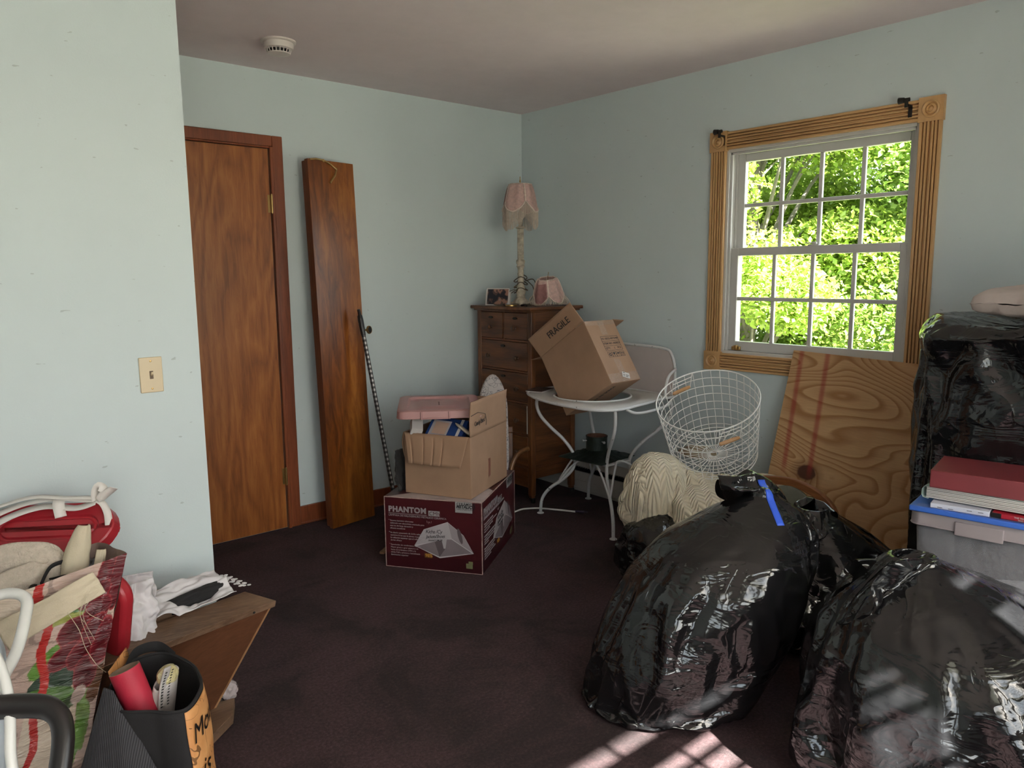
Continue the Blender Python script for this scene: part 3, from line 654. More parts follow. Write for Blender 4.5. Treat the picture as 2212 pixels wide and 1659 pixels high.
A = CB @ Vector((0, cdp+.002, ch)); flap('back_flap', A+cn*.0, ce, cn*.50+Vector((0, 0, -1.)), cw*.9, .15, cbx, cur=-.5)
A = CB @ Vector((cw, cdp, ch)); flap('far_flap', A, -cn, Vector((0, 0, 1))+ce*.4, cdp, .12, cbx)
g = G(); WF = frame(CB @ Vector((.0, -.004, ch)), ce, Vector((0, 0, 1))+cn*.08)
g.text('Candy Bars ?', .030, WF @ Matrix.Translation((.03, .045, .009)) @ Matrix.Rotation(.05, 4, 'Z'), shear=.15, font_space=.8)
g.tube([WF @ Vector(p) for p in ((.004, .098, .008), (.08, .104, .009), (.155, .085, .01), (.165, .05, .009), (.158, .03, .008))], .0012, 5)
g.build('marker_writing', 'ink', cbx)
g = G(); g.box(.20, .225, -.0006, 0, .06, .15, CB); g.build('tape', plain('faded_red_tape', (.22, .09, .06), .4), cbx)
# things inside it
M['blue_print'] = plain('blue_print', (.015, .045, .16), .35); M['peach'] = plain('peach_print', (.50, .33, .25), .5)
ib = thing('bandage_box', 'dark blue bandage box with a peach square, tipped on end in the open cardboard box', 'box', tuple(CB @ Vector((.10, .16, ch-.03))))
IB = frame(CB @ Vector((.035, .255, ch-.045)), -cn+Vector((0, 0, -.06)), ce*.72+Vector((0, 0, .62)))
G().box(0, .19, 0, .13, 0, .035, IB).build('carton', 'blue_print', ib, bevel=.002)
G().box(.03, .10, .03, .10, .035, .0357, IB).build('peach_square', 'peach', ib); G().box(.015, .11, .02, .11, .0349, .0353, IB).build('printed_panel', 'refl_a', ib)
g = G(); g.box(.155, .165, .0, .13, .0350, .0356, IB); g.box(.165, .17, .0, .13, .035, .0355, IB); g.build('stripe', 'paper', ib)
ib2 = G().box(0, .085, 0, .055, 0, .04, CB @ Matrix.Translation((.02, .27, ch-.02)) @ Euler((.3, -.5, .5)).to_matrix().to_4x4()).build('small_box', 'paper', None, bevel=.002); tag(recenter(ib2), 'small white box at the left end of the open cardboard box', 'box')
g = G()
def pill(u, v): a = u*2*PI; r = .5*(1-abs(2*v-1)**3); return (.07*(v-.5)*2+0, .05*r*math.cos(a)*(1+.1*math.sin(v*9)), .016*r*math.sin(a))
g.grid(pill, 24, 18, closeu=True, M=CB @ Matrix.Translation((.065, .06, ch+.018)) @ Euler((.4, -.4, 1.2)).to_matrix().to_4x4()); pouch = tag(recenter(g.build('packet', plain('cream_packet', (.55, .50, .40), .4), None, smooth=60)), 'cream coloured packet in the near corner of the open cardboard box', 'packet')
# pink storage lid
M['pink'] = plain('dusty_pink_plastic', (.42, .22, .21), .38, var=.03)
LF = frame(Vector((-1.625, -.935, .758)), Vector((.325, -.228, 0)), Vector((.35, .275, .012)))
ld = thing('storage_bin_cover', 'dusty pink plastic storage bin lid balanced over the open cardboard box', 'lid', (-1.33, -.92, .70))
def rrect(x0, x1, y0, y1, r, n=6):
    out = []
    for cx_, cy_, a0 in ((x1-r, y1-r, 0), (x0+r, y1-r, 90), (x0+r, y0+r, 180), (x1-r, y0+r, 270)):
        for k in range(n+1): a = math.radians(a0+90*k/n); out.append((cx_+r*math.cos(a), cy_+r*math.sin(a)))
    return out
Wl, Dl = .395, .40
def ringstack(g, rings, FM, cap=True):
    n = len(rings[0][0]); vs = []; fs = []
    for poly, z in rings: vs += [(x, y, z) for x, y in poly]
    for i in range(len(rings)-1): fs += [(i*n+k, i*n+(k+1) % n, (i+1)*n+(k+1) % n, (i+1)*n+k) for k in range(n)]
    if cap: fs += [tuple((len(rings)-1)*n+k for k in range(n))]
    g.add(vs, fs, FM)
g = G(); I = lambda d, r=.04: rrect(d, Wl-d, d, Dl-d, r)
ringstack(g, [(I(-.004), -.032), (I(-.002), -.030), (I(0), 0), (I(.006), .004), (I(.045), .004), (I(.055), -.006), (I(.10), -.007), (I(.108), -.001), (I(.16), -.001)], LF)
g.build('lid_shell', 'pink', ld, smooth=35, solid=.003, off=-1)
g = G(); g.box(.11, .12, -.008, .0, -.036, .001, LF); g.box(.24, .25, -.008, 0, -.036, .001, LF); g.box(.12, .24, -.007, -.0, -.036, -.028, LF); g.build('latch', 'pink', ld, bevel=.002)
# narrow board under a flowered cover
n = NT('white_cover_flower_outlines'); v = n.n('TexVoronoi'); v.feature = 'DISTANCE_TO_EDGE'; n.put(v.inputs['Vector'], n.coord((1, 1, 1))); v.inputs['Scale'].default_value = 17
co2 = n.mix(.35, n.coord(), n.noise(n.coord(), 14, 2, out=1), 'ADD'); n.put(v.inputs['Vector'], co2)
c = n.ramp(v.outputs[0], [(.0, (.20, .19, .20)), (.035, (.22, .21, .22)), (.05, (.50, .46, .45))]); n.bsdf(c, .85, normal=n.bump(n.noise(n.coord(), 9, 3), .5, .02)); M['flower_cover'] = n.m
BF = frame((-.80, -.615, 0), (.756, -.655, 0), Vector((0, 0, 1))+Vector((.03, .06, 0)))
ol = [(-.105, .05), (.105, .05), (.103, .45)]+[(.013+.085*math.cos(a)*(1-.15*math.sin(a)), .64+.185*math.sin(a)) for a in [k*PI/14 for k in range(0, 15)]]+[(-.10, .45)]
ibd = thing('ironing_board', 'narrow board in a white flower-outlined cover, upright behind the cardboard box', 'ironing board', (-.80, -.615, 0))
G().prism(ol, -.018, .018, BF).build('padded_cover', 'flower_cover', ibd, bevel=.014, seg=4)
g = G(); g.tube([BF @ Vector(p) for p in ((-.06, .5, -.03), (-.06, .01, -.03))], .008, 8); g.tube([BF @ Vector(p) for p in ((.06, .5, -.03), (.06, .01, -.03))], .008, 8); g.tube([BF @ Vector(p) for p in ((-.06, .012, -.03), (.06, .012, -.03))], .008, 8); g.build('legs_frame', 'vinyl', ibd, smooth=60)
# picture frame behind the boxes
FF = frame((-.675-.756*.34, -.665+.655*.34, .002), (.756, -.655, 0), Vector((0, 0, 1))+Vector((.05, .09, 0)))
pfm = thing('picture_frame', 'brown wooden picture frame standing behind the cardboard box', 'picture frame', (-.80, -.55, 0))
g = G()
for a in ((0, .34, 0, .035), (0, .34, .475, .51), (0, .035, .035, .475), (.305, .34, .035, .475)): g.box(a[0], a[1], a[2], a[3], 0, .02, FF)
g.build('frame', 'oak_v', pfm, bevel=.004); G().box(.03, .31, .03, .48, .004, .008, FF).build('picture', plain('dim_picture', (.05, .055, .06), .25, var=.5), pfm)
g = G(); g.tube(catmull([(-.735, -.70, .002), (-.745, -.70, .10), (-.735, -.70, .22), (-.71, -.70, .31), (-.67, -.70, .36), (-.62, -.70, .378), (-.585, -.70, .379)], 6), [.013]*25+[.012]*6+[.011, .011, .012, .014, .014, .010], 10)
tag(recenter(g.build('bentwood_arm', wood('light_bent_wood', (.10, .04, .014), (.19, .085, .03), (.25, .12, .05), 2), None, smooth=60)), 'slim curved light-wood chair arm sticking up behind the maroon carton', 'chair arm')
g = G(); g.box(0, .11, -.012, .012, .0, .012, frame((-1.60, -.715, .0005), (.82, .57, 0), (-.57, .82, 0))); tag(recenter(g.build('wood_strip', plain('pale_wood', (.30, .17, .09), .6), None, bevel=.001)), 'short pale wooden strip on the carpet beside the maroon carton', 'wood strip')

# ================================================================== iron washstand
M['chipped_white'] = None
n = NT('chipped_white_iron'); f = n.noise(n.coord((1, 1, 1)), 30, 5, .7, .5)
c = n.ramp(f, [(.62, (.60, .60, .60)), (.66, (.05, .04, .04))], 'LINEAR'); n.bsdf(c, .38, normal=n.bump(f, .2, .001)); M['chipped_white'] = n.m
ws = thing('iron_washstand', 'white iron washstand with curved legs and a round opening in its top', 'washstand', (-.35, -1.065, 0))
wc = Vector((-.355, -1.065)); feet = [(-.557, -.771), (-.577, -1.354), (-.142, -.764), (-.145, -1.36)]
def legp(f, k, z): q = wc+(Vector(f)-wc)*k; return (q.x, q.y, z)
prof = [(1.02, .712), (1.06, .65), (1.0, .585), (.84, .52), (.62, .45), (.47, .38), (.43, .33), (.47, .275), (.62, .215), (.84, .155), (.97, .09), (1.0, .01)]
for f in feet:
    g = G(); g.tube(catmull([legp(f, k, z) for k, z in prof], 5), .0095, 10); g.lathe([(.020, 0), (.020, .003), (.011, .008)], 16, Matrix.Translation((f[0], f[1], 0)))
    g.build('leg', 'chipped_white', ws, smooth=60)
for i, j in ((0, 1), (1, 3), (3, 2), (2, 0)):
    g = G(); a, b = feet[i], feet[j]
    P0, P3 = Vector(legp(a, .72, .185)), Vector(legp(b, .72, .185)); m = (Vector(legp(a, .44, .33))+Vector(legp(b, .44, .33)))/2; m.z = .355
    q1 = P0.lerp(m, .55)+Vector((0, 0, .045)); q2 = P3.lerp(m, .55)+Vector((0, 0, .045))
    g.tube(catmull([P0, q1, m, q2, P3], 8), .0065, 8)
    g.tube([legp(a, .44, .345), legp(b, .44, .345)], .0065, 8); g.build('brace', 'chipped_white', ws, smooth=60)
# top sheet with the hole
out = catmull([(-.578, -.705, 0), (-.70, -.86, 0), (-.765, -1.08, 0), (-.775, -1.30, 0), (-.745, -1.40, 0), (-.66, -1.452, 0), (-.49, -1.44, 0), (-.27, -1.405, 0), (-.12, -1.385, 0), (-.095, -1.34, 0), (-.095, -1.06, 0), (-.095, -.75, 0), (-.13, -.70, 0), (-.35, -.69, 0)], 6, closed=True)
hc = Vector((-.435, -1.065)); hr_ = .212; K = 84
def ray_out(a):
    d = Vector((math.cos(a), math.sin(a))); best = None
    for i in range(len(out)):
        p, q = out[i].xy-hc, out[(i+1) % len(out)].xy-hc; e = q-p; den = d.x*e.y-d.y*e.x
        if abs(den) < 1e-9: continue
        t = (p.x*e.y-p.y*e.x)/den; s = (p.x*d.y-p.y*d.x)/den
        if t > 0 and -.001 <= s <= 1.001 and (best is None or t < best): best = t
    return best or .3
g = G(); vs = []; fs = []
for k in range(K):
    a = 2*PI*k/K; o_ = ray_out(a); hr2 = min(hr_, o_-.03)
    for r in (hr2, (hr2+o_)/2, o_): vs.append((hc.x+r*math.cos(a), hc.y+r*math.sin(a), .718))
for k in range(K):
    j = (k+1) % K
    for m_ in (0, 1): fs.append((k*3+m_, k*3+m_+1, j*3+m_+1, j*3+m_))
g.add(vs, fs); g.build('top_sheet', 'white_metal', ws, smooth=60, solid=.002)
g = G(); g.tube([(p.x, p.y, .719) for p in out], .008, 8, closed=True); g.build('top_rim', 'chipped_white', ws, smooth=60)
g = G(); g.tube([(hc.x+min(hr_, ray_out(2*PI*k/60)-.03)*math.cos(2*PI*k/60), hc.y+min(hr_, ray_out(2*PI*k/60)-.03)*math.sin(2*PI*k/60), .720) for k in range(60)], .006, 8, closed=True); g.build('basin_ring', 'chipped_white', ws, smooth=60)
bs = catmull([(-.10, -.73, .72), (-.10, -.72, .86), (-.10, -.75, .955), (-.10, -.86, .978), (-.10, -1.06, .982), (-.10, -1.29, .974), (-.10, -1.345, .945), (-.10, -1.368, .87), (-.10, -1.37, .72)], 7)
g = G(); g.tube(bs, .008, 8); g.build('back_frame', 'chipped_white', ws, smooth=60)
g = G(); g.add([(-.099, p.y, p.z) for p in bs], [tuple(range(len(bs)))]); g.build('splash_panel', plain('dusty_white_panel', (.50, .44, .42), .6, var=.08, sc=3), ws, solid=.002)
g = G(); g.tube(catmull([(-.10, -1.372, .862), (-.12, -1.385, .865), (-.19, -1.40, .84), (-.23, -1.41, .79), (-.235, -1.41, .722)], 6), .0075, 8); g.build('side_arch', 'chipped_white', ws, smooth=60); g = G()
g.tube(catmull([(-.60, -1.45, .712), (-.55, -1.475, .69), (-.40, -1.462, .684), (-.24, -1.43, .688), (-.17, -1.40, .70), (-.15, -1.385, .715)], 6), .0075, 8); g.build('back_brace' if 0 else 'towel_bar', 'chipped_white', ws, smooth=60); G().tube([(-.10, -1.0, .86), (-.22, -.99, .858), (-.30, -1.03, .858)], .005, 6).build('soap_shelf_bar', 'chipped_white', ws, smooth=60)
MG = frame((-.60, -.80, .7235), (.52, .50, 0), (-.5, .52, 0)); mg = thing('magazine', 'dark-covered magazine lying on the left end of the white washstand', 'magazine', (-.53, -.75, .7235))
G().box(.02, .17, -.03, .075, 0, .004, frame((-.62, -.80, .7285), (.55, .2, 0), (-.2, .55, 0))).build('cover', plain('dark_glossy_cover', (.06, .035, .03), .3, var=.4), mg); G().box(.021, .169, -.029, .074, -.005, 0, frame((-.62, -.80, .7285), (.55, .2, 0), (-.2, .55, 0))).build('pages', 'paper', mg)
# tree stand
M['green_iron'] = plain('dark_green_cast_iron', (.018, .030, .024), .45, .3, var=.3, bump=.6, bsc=70, bd=.004)
ts = thing('tree_stand', 'dark green cast iron tree stand on the washstand\'s lower rails', 'tree stand', (-.36, -1.02, .353))
TS = rot_to((-.365, -1.035, .353), 0, 0, .08)
g = G(); rings = [(.155, 0), (.155, .006), (.13, .016), (.095, .022), (.07, .034), (.058, .045)]
def sq(a, z): 
    k = max(0, 1-(z/.045)); s = 1/max(abs(math.cos(a)), abs(math.sin(a))); return 1+(s-1)*k**.5
vs = []; n_ = 64
for r, z in rings:
    for k in range(n_):
        a = 2*PI*k/n_; q = r*sq(a, z); w_ = .0035*math.sin(a*16)*math.sin(r*160) if .06 < r < .15 else 0; vs.append((q*math.cos(a), q*math.sin(a), z+w_+.004))
fs = [(i*n_+k, i*n_+(k+1) % n_, (i+1)*n_+(k+1) % n_, (i+1)*n_+k) for i in range(len(rings)-1) for k in range(n_)]+[tuple(range(n_-1, -1, -1))]
g.add(vs, fs, TS)
for q in range(4):
    for (r_, s_2) in ((.10, .012), (.125, .009), (.085, .008)):
        a = PI/4+q*PI/2; c0 = TS @ Vector((r_*math.cos(a), r_*math.sin(a), .024)); g.tube([c0+Vector((s_2*math.cos(t), s_2*math.sin(t), 0)) for t in [2*PI*k/14 for k in range(14)]], .003, 6, closed=True)
g.build('base_plate', 'green_iron', ts, smooth=50)
g = G(); g.lathe([(.060, .04), (.060, .118), (.062, .120), (.062, .126), (.057, .126), (.057, .05), (.002, .05)], 40, TS); g.build('cup', 'green_iron', ts, smooth=40)
G().lathe([(.0565, .10), (.0565, .127)], 40, TS, cap=False).build('rusty_lip', plain('rust', (.11, .045, .025), .8, var=.3), ts)
for a in (-1.95, 2.6, .3):
    d = Vector((math.cos(a), math.sin(a), 0)); g = G(); g.tube([TS @ (d*.045+Vector((0, 0, .10))), TS @ (d*.085+Vector((0, 0, .10)))], .003, 8); g.tube([TS @ (d*.080+Vector((0, 0, .10))), TS @ (d*.086+Vector((0, 0, .10)))], .007, 8); g.build('screw', 'ink_silver', ts, smooth=50)
# cord on the carpet
cd_ = thing('power_cord', 'white cord with a dark plug lying on the carpet under the washstand', 'cord', (-.5, -.76, 0))
G().tube(catmull([(-.70, -.62, .30), (-.72, -.66, .06), (-.68, -.66, .006), (-.595, -.66, .006), (-.515, -.714, .006), (-.46, -.80, .006), (-.402, -.905, .006)], 8), .0055, 8).build('cord', 'white_metal', cd_, smooth=60)
g = G(); g.tube([(-.402, -.905, .009), (-.375, -.95, .009)], [.007, .009], 8); g.tube([(-.378, -.953, .010), (-.368, -.972, .010)], .002, 5); g.tube([(-.370, -.945, .010), (-.358, -.965, .010)], .002, 5); g.build('plug', plain('dark_purple_plug', (.02, .012, .035), .4), cd_, smooth=60)

# FRAGILE box dropped through the opening
D0 = Vector((-.565, -1.321, .828)); e1 = Vector((0, .546, .837)).normalized(); e2 = Vector((1, 0, 0)); e3 = Vector((0, .837, -.546)).normalized(); A1, A2, A3 = .372, .232, .395
fb = thing('shipping_box', 'tilted brown shipping box with printed label stuck down through the washstand top', 'box', tuple(D0+e1*.18+e2*.11+e3*.2))
XF = Matrix((e2, e1, -e3)).transposed().to_4x4(); XF.translation = D0      # x=e2, y=e1, z=-e3 (outward of the label face)
g = G(); t = .004
g.box(0, A2, 0, A1, -t, 0, XF); g.box(0, A2, 0, A1, -A3, -A3+t, XF); g.box(0, t, 0, A1, -A3+t, -t, XF); g.box(A2-t, A2, 0, A1, -A3+t, -t, XF); g.box(t, A2-t, 0, t, -A3+t, -t, XF)
g.build('box_walls', 'card', fb, bevel=.002)
TL = lambda x, y, z: XF @ Vector((x, y, z))
nrm_dark = -e2
# FRAGILE flap on the dark (x=0) face: hinge along e3 at y=A1, leaning outward
flap('flap', TL(0, A1, 0), e3, e1*.9-e2*.30, A3, .125, fb, thick=.004, taper=.0)
flap('flap', TL(A2, A1, -A3), -e3, e2-e1*.04, A3, .10, fb, thick=.004, taper=.012)
flap('flap', TL(A2, A1, -A3), -e2, e1*.3+e3*.9, A2, .10, fb, thick=.004, taper=.012)
flap('flap', TL(.004, A1-.01, -.006), e2, e3*.95-e1*.2, A2-.008, .10, fb, thick=.004, taper=.01)
ff = frame(TL(0, A1, 0), -e3, (e1*.9-e2*.30)); zf = ff.to_3x3().col[2]
fm = frame(TL(0, A1, 0)+(e1*.9-e2*.30).normalized()*.045+e3*.30-e2*.0, -e3, e1*.9-e2*.30); 
g = G(); 
if fm.to_3x3().col[2].dot(-e2) < 0: fm = frame(fm.translation, e3, e1*.9-e2*.30)
g.text('FRAGILE', .052, fm @ Matrix.Translation((.04, .0, .0042))); g.build('fragile_lettering', 'ink', fb)
# label print on the light face (x right, y up)
LZ = XF @ Matrix.Translation((0, 0, .0002))
g = G()
def ln(x0, x1, y0, y1): g.box(x0, x1, y0, y1, 0, .0005, LZ)
x0, x1 = .070, .202; ys = [.272, .243, .214, .186]
for y in ys: ln(x0, x1, y-.0008, y+.0008)
for x in (x0, x1): ln(x-.0008, x+.0008, ys[3], ys[0])
g.text('PO: S0222-4D727001', .0150, LZ @ Matrix.Translation((x0+.004, .253, 0)), bold=.010); g.text('ITEM NO: A03823', .0165, LZ @ Matrix.Translation((x0+.004, .2235, 0)), bold=.010)
g.text('QTY:', .0165, LZ @ Matrix.Translation((x0+.004, .195, 0)), bold=.010); g.text('2', .0155, LZ @ Matrix.Translation((x0+.070, .195, 0))); g.text('PCS', .0165, LZ @ Matrix.Translation((x1-.035, .195, 0)), bold=.010)
g.build('label_lettering', 'ink', fb)
g = G(); s0 = .029
for k in range(4):
    bx, by = x0+.003+k*(s0+.0035), .148
    ln(bx, bx+s0, by-.0007, by+.0007); ln(bx, bx+s0, by+s0-.0007, by+s0+.0007); ln(bx-.0007, bx+.0007, by, by+s0); ln(bx+s0-.0007, bx+s0+.0007, by, by+s0)
    c0 = LZ @ Matrix.Translation((bx+s0/2, by+s0/2, 0))
    if k == 0:
        for q in range(3):
            R3 = c0 @ Matrix.Rotation(q*2*PI/3, 4, 'Z'); g.prism([(-.009, -.004), (-.003, -.0085), (.002, -.0085), (.002, -.0105), (.007, -.0065), (.002, -.0025), (.002, -.0045), (-.002, -.0045), (-.006, -.001)], 0, .0005, R3)
    elif k == 1:
        g.prism([(-.008, .011), (-.007, .003), (-.0012, -.001), (-.0012, -.009), (-.005, -.011), (.005, -.011), (.0012, -.009), (.0012, -.001), (.007, .003), (.008, .011)], 0, .0005, c0)
    elif k == 2:
        g.prism([(.011*math.cos(a), .0015+.008*math.sin(a)) for a in [k2*PI/12 for k2 in range(13)]], 0, .0005, c0); g.box(-.0006, .0006, -.009, .003, 0, .0005, c0); g.box(-.004, .0006, -.0102, -.009, 0, .0005, c0)
    else:
        for xo in (-.006, .006): g.prism([(xo-.0016, -.007), (xo+.0016, -.007), (xo+.0016, .003), (xo+.0045, .003), (xo, .011), (xo-.0045, .003), (xo-.0016, .003)], 0, .0005, c0)
        g.box(-.011, .011, -.0105, -.009, 0, .0005, c0)
g.build('handling_symbols', 'ink', fb)
# bottom face (normal -e1): country of origin
VF = frame(TL(.02, 0, -.16), -e3 if False else e3, e2); VF = frame(TL(.05, -.0003, -.33), -e3, e2)
if VF.to_3x3().col[2].dot(e1) > 0: VF = frame(TL(.05, -.0003, -.05), e3, e2)
g = G(); g.text('MADE IN VIETNAM', .032, VF @ Matrix.Translation((.0, .01, 0))); g.build('origin_lettering', 'ink', fb)
M['tape'] = film_mat('clear_packing_tape', (.62, .54, .46), .16, .08)
g = G()
g.grid(lambda u, v: (A2*(.40+.2*u), A1*.36*v, .0012+.0012*nz((u*3, v*9, 1))), 9, 24, M=XF); g.build('tape_strip', 'tape', fb, smooth=80); g = G(); g.grid(lambda u, v: (A2*(.40+.2*u), A1*(.76+.24*v), .0014+.003*abs(nz((u*3, v*9, 1)))), 9, 24, M=XF)
g.build('tape_strip', 'tape', fb, smooth=80); g = G(); g.grid(lambda u, v: (A2*u, .002+.05*v, .0012+.0022*abs(nz((u*18, v*3, 4)))), 60, 7, M=XF); g.build('tape_strip', 'tape', fb, smooth=80); g = G(); g.grid(lambda u, v: (A2*u, A1-.03*v, .0012+.0022*abs(nz((u*18, v*3, 7)))), 60, 7, M=XF)
g.build('tape_strip', 'tape', fb, smooth=80)
g = G(); g.box(0, .052, 0, .032, .003, .0034, XF @ Matrix.Translation((.10, .028, 0)) @ Matrix.Rotation(-.35, 4, 'Z')); lb = g.build('address_label', 'paper', fb); 
g = G(); AM = XF @ Matrix.Translation((.10, .028, .0034)) @ Matrix.Rotation(-.35, 4, 'Z')
for (a, b, y) in ((.006, .02, .026), (.006, .018, .013), (.024, .046, .015), (.008, .014, .005), (.022, .04, .006)): g.box(a, b, y, y+.003, 0, .0004, AM)
g.build('label_print', 'ink', fb)
# ================================================================== soft things on the right: bags, quilt, basket, board
RV = Vector((.75565, -.65497, 0)); FV = Vector((.65497, .75566, 0))
def finish_sim(so, cols, frames):
    for fr in range(1, frames+1): SC.frame_set(fr)
    me = bpy.data.meshes.new_from_object(so.evaluated_get(bpy.context.evaluated_depsgraph_get()))
    mats = list(so.data.materials); so.modifiers.clear(); so.vertex_groups.clear(); so.data = me
    for c in cols: bpy.data.objects.remove(c)
    SC.frame_set(1)
    me.polygons.foreach_set('use_smooth', [True]*len(me.polygons)); me.update(); return so
def collider(g, name='filler', fr=12, th=.004):
    o = g.build(name, 'black', smooth=180); o.modifiers.new('c', 'COLLISION'); o.collision.thickness_outer = th; o.collision.cloth_friction = fr; return o
def lerp_rings(rings, z):
    for a, b in zip(rings, rings[1:]):
        if z <= b[0]: t = (z-a[0])/(b[0]-a[0]); t = t*t*(3-2*t)*.5+t*.5; return [a[i]+(b[i]-a[i])*t for i in range(len(a))]
    return list(rings[-1])
def sack(name, rings, seed, nu=150, nv=110, frames=22, grow=.10, neck=.05, tail=.15, flop=(0, 0), bend=.05, asp=1., lump=.10, gap=.03, mat='black_bag', flare=.9, mass=.12):
    """bin liner: a lumpy filler as collider, a roomy film shell dropped and shrunk over it. rings: z, cx, cy, r"""
    zt = rings[-1][0]; rm = max(r[3] for r in rings)
    def body(th, t, inf):
        if t < .12: k = math.sin(t/.12*PI/2); z = rings[0][0]+.001; cz, cx, cy, r = lerp_rings(rings, z); r *= k
        else: z = rings[0][0]+(t-.12)/.88*(zt-rings[0][0]); cz, cx, cy, r = lerp_rings(rings, z)
        l = 1+lump*nz((math.cos(th)*1.3, math.sin(th)*1.3, z*4), 1, seed)+lump*.6*nz((math.cos(th)*2.6, math.sin(th)*2.6, z*8), 1, seed+1)
        r = r*l+inf
        return (cx+r*math.cos(th), cy+asp*r*math.sin(th), z+(.006 if inf else 0)+(.0 if t > .12 else .004))
    f = G(); f.grid(lambda u, v: body(u*2*PI, .01+v*.99, 0), 56, 46, closeu=True)
    f.add([body(2*PI*k/56, 1, 0) for k in range(56)], [tuple(range(56))]); fo = collider(f)
    fl = collider(G().box(rings[0][1]-1.2, rings[0][1]+1.2, rings[0][2]-1.2, rings[0][2]+1.2, -.1, 0), 'fl')
    z0, tx, ty, tr = rings[-1]; fx, fy = flop
    def shell(u, v):
        th = u*2*PI
        if v < .78: return body(th, .012+v/.78*.988, gap)
        q = (v-.78)/.22; k = math.sin(min(1, q/.35)*PI/2)
        r = (tr+gap)+(neck-(tr+gap))*k+max(0, q-.35)*tail*flare*(1+.45*math.sin(th*2+seed)+.2*math.sin(th*5+seed))
        s = max(0, q-.3)/.7
        return (tx+fx*s*tail+r*math.cos(th), ty+fy*s*tail+r*math.sin(th), z0+.006+.03*k+tail*s)
    s = G(); s.grid(shell, nu, nv, closeu=True); so = s.build(name, mat, smooth=180)
    vg = so.vertex_groups.new(name='pin'); jr = round((.78+.22*.35)*(nv-1)); vg.add([j*nu+i for j in (jr, jr+1) for i in range(nu)], 1, 'ADD')
    m = so.modifiers.new('cl', 'CLOTH'); st = m.settings
    st.quality = 5; st.mass = mass; st.tension_stiffness = 25; st.compression_stiffness = 25; st.shear_stiffness = 8; st.bending_stiffness = bend
    st.tension_damping = 3; st.compression_damping = 3; st.bending_damping = .2; st.air_damping = 2; st.shrink_min = -grow; st.vertex_group_mass = 'pin'
    m.collision_settings.collision_quality = 2; m.collision_settings.distance_min = .004
    m.point_cache.frame_start = 1; m.point_cache.frame_end = frames
    so = finish_sim(so, [fo, fl], frames); q = so.modifiers.new('u', 'SUBSURF'); q.levels = 1; q.render_levels = 1; return so
def spine(bx, by, L): return [(z, bx+RV.x*l+FV.x*d, by+RV.y*l+FV.y*d, r) for z, l, d, r in L]
BAGS = []
def bag(name, label, *a, **k):
    o = sack(name, *a, **k); recenter(o); tag(o, label, 'trash bag', 'filled black trash bags'); BAGS.append(o); return o
centre = bag('trash_bag', 'big black trash bag with a strip of blue tape, in the middle of the carpet', spine(-1.60, -2.455, [(0, -.06, 0, .08), (.05, -.04, 0, .145), (.15, .0, .0, .20), (.28, .08, .03, .235), (.40, .16, .05, .25), (.50, .24, .07, .235), (.58, .32, .09, .17), (.62, .355, .10, .08)]), 1, nu=112, nv=84, frames=24, grow=.17, neck=.045, tail=.17, flop=(.25, .25), bend=.12, gap=.035, flare=.75)
right = bag('trash_bag', 'largest black trash bag, on the sunlit carpet in front of the clear tote', spine(-1.36, -3.235, [(0, 0, 0, .24), (.05, .01, 0, .31), (.18, .02, 0, .345), (.34, .03, .01, .345), (.46, .02, .02, .30), (.54, -.03, .04, .20), (.58, -.07, .05, .09)]), 4, nu=116, nv=84, frames=24, grow=.18, neck=.05, tail=.16, flop=(-.6, .55), bend=.10, gap=.035, flare=.8)
mid = bag('trash_bag', 'low crumpled black trash bag between the plywood sheet and the clear tote', spine(-.74, -2.52, [(0, .03, -.01, .20), (.05, .03, -.01, .24), (.2, .03, -.01, .25), (.34, .04, 0, .22), (.42, .0, 0, .14), (.44, 0, 0, .08)]), 7, nu=80, nv=60, frames=18, grow=.18, neck=.05, tail=.08, flop=(-.5, -.3), bend=.05, gap=.045, lump=.18)
low = bag('trash_bag', 'black trash bag half hidden under the cream quilt', spine(-.75, -1.80, [(0, 0, 0, .14), (.05, 0, 0, .18), (.14, 0, 0, .18), (.20, 0, 0, .15), (.24, 0, 0, .10), (.25, 0, 0, .06)]), 9, nu=72, nv=54, frames=16, grow=.12, neck=.03, tail=.04, bend=.05)
tall = bag('trash_bag', 'tall bulging black trash bag standing right of the plywood, under the white pillow', [(0, -.37, -3.16, .25), (.08, -.37, -3.16, .28), (.4, -.375, -3.16, .29), (.75, -.38, -3.15, .30), (1.0, -.385, -3.15, .30), (1.10, -.385, -3.15, .28), (1.16, -.385, -3.16, .22), (1.185, -.385, -3.17, .1)], 11, nu=100, nv=90, frames=22, grow=.18, neck=.06, tail=.05, bend=.10, asp=1.22, lump=.05)
# blue tape strip stuck on the loose top of the middle bag
def stick_on(target, uvfn, nu, nv, off=.003, d=None):
    mw = target.matrix_world.copy() if False else Matrix.Translation(target.location); inv = mw.inverted(); out = []
    d = Vector(d).normalized(); last = None
    for j in range(nv):
        for i in range(nu):
            p = Vector(uvfn(i/(nu-1), j/(nv-1))); ok, loc, nr, _ = target.ray_cast(inv @ (p-d*.5), d, distance=1.2)
            q = (mw @ loc)-d*off if ok else (last if last is not None else p)
            last = q; out.append(q)
    return out
bpy.context.view_layer.update()
pts = stick_on(centre, lambda u, v: Vector((-1.315, -2.655, .72))+RV*(.024*u)+Vector((.0, 0, -.13*v))+RV*(.006*v), 5, 16, d=(FV.x, FV.y, -.18))
g = G(); g.add(pts, [(j*5+i, j*5+i+1, (j+1)*5+i+1, (j+1)*5+i) for j in range(15) for i in range(4)]); TP = g.build('tape_strip', plain('blue_masking_tape', (.03, .10, .62), .55), centre, smooth=60, solid=.0008); TP['label'] = 'blue masking tape'

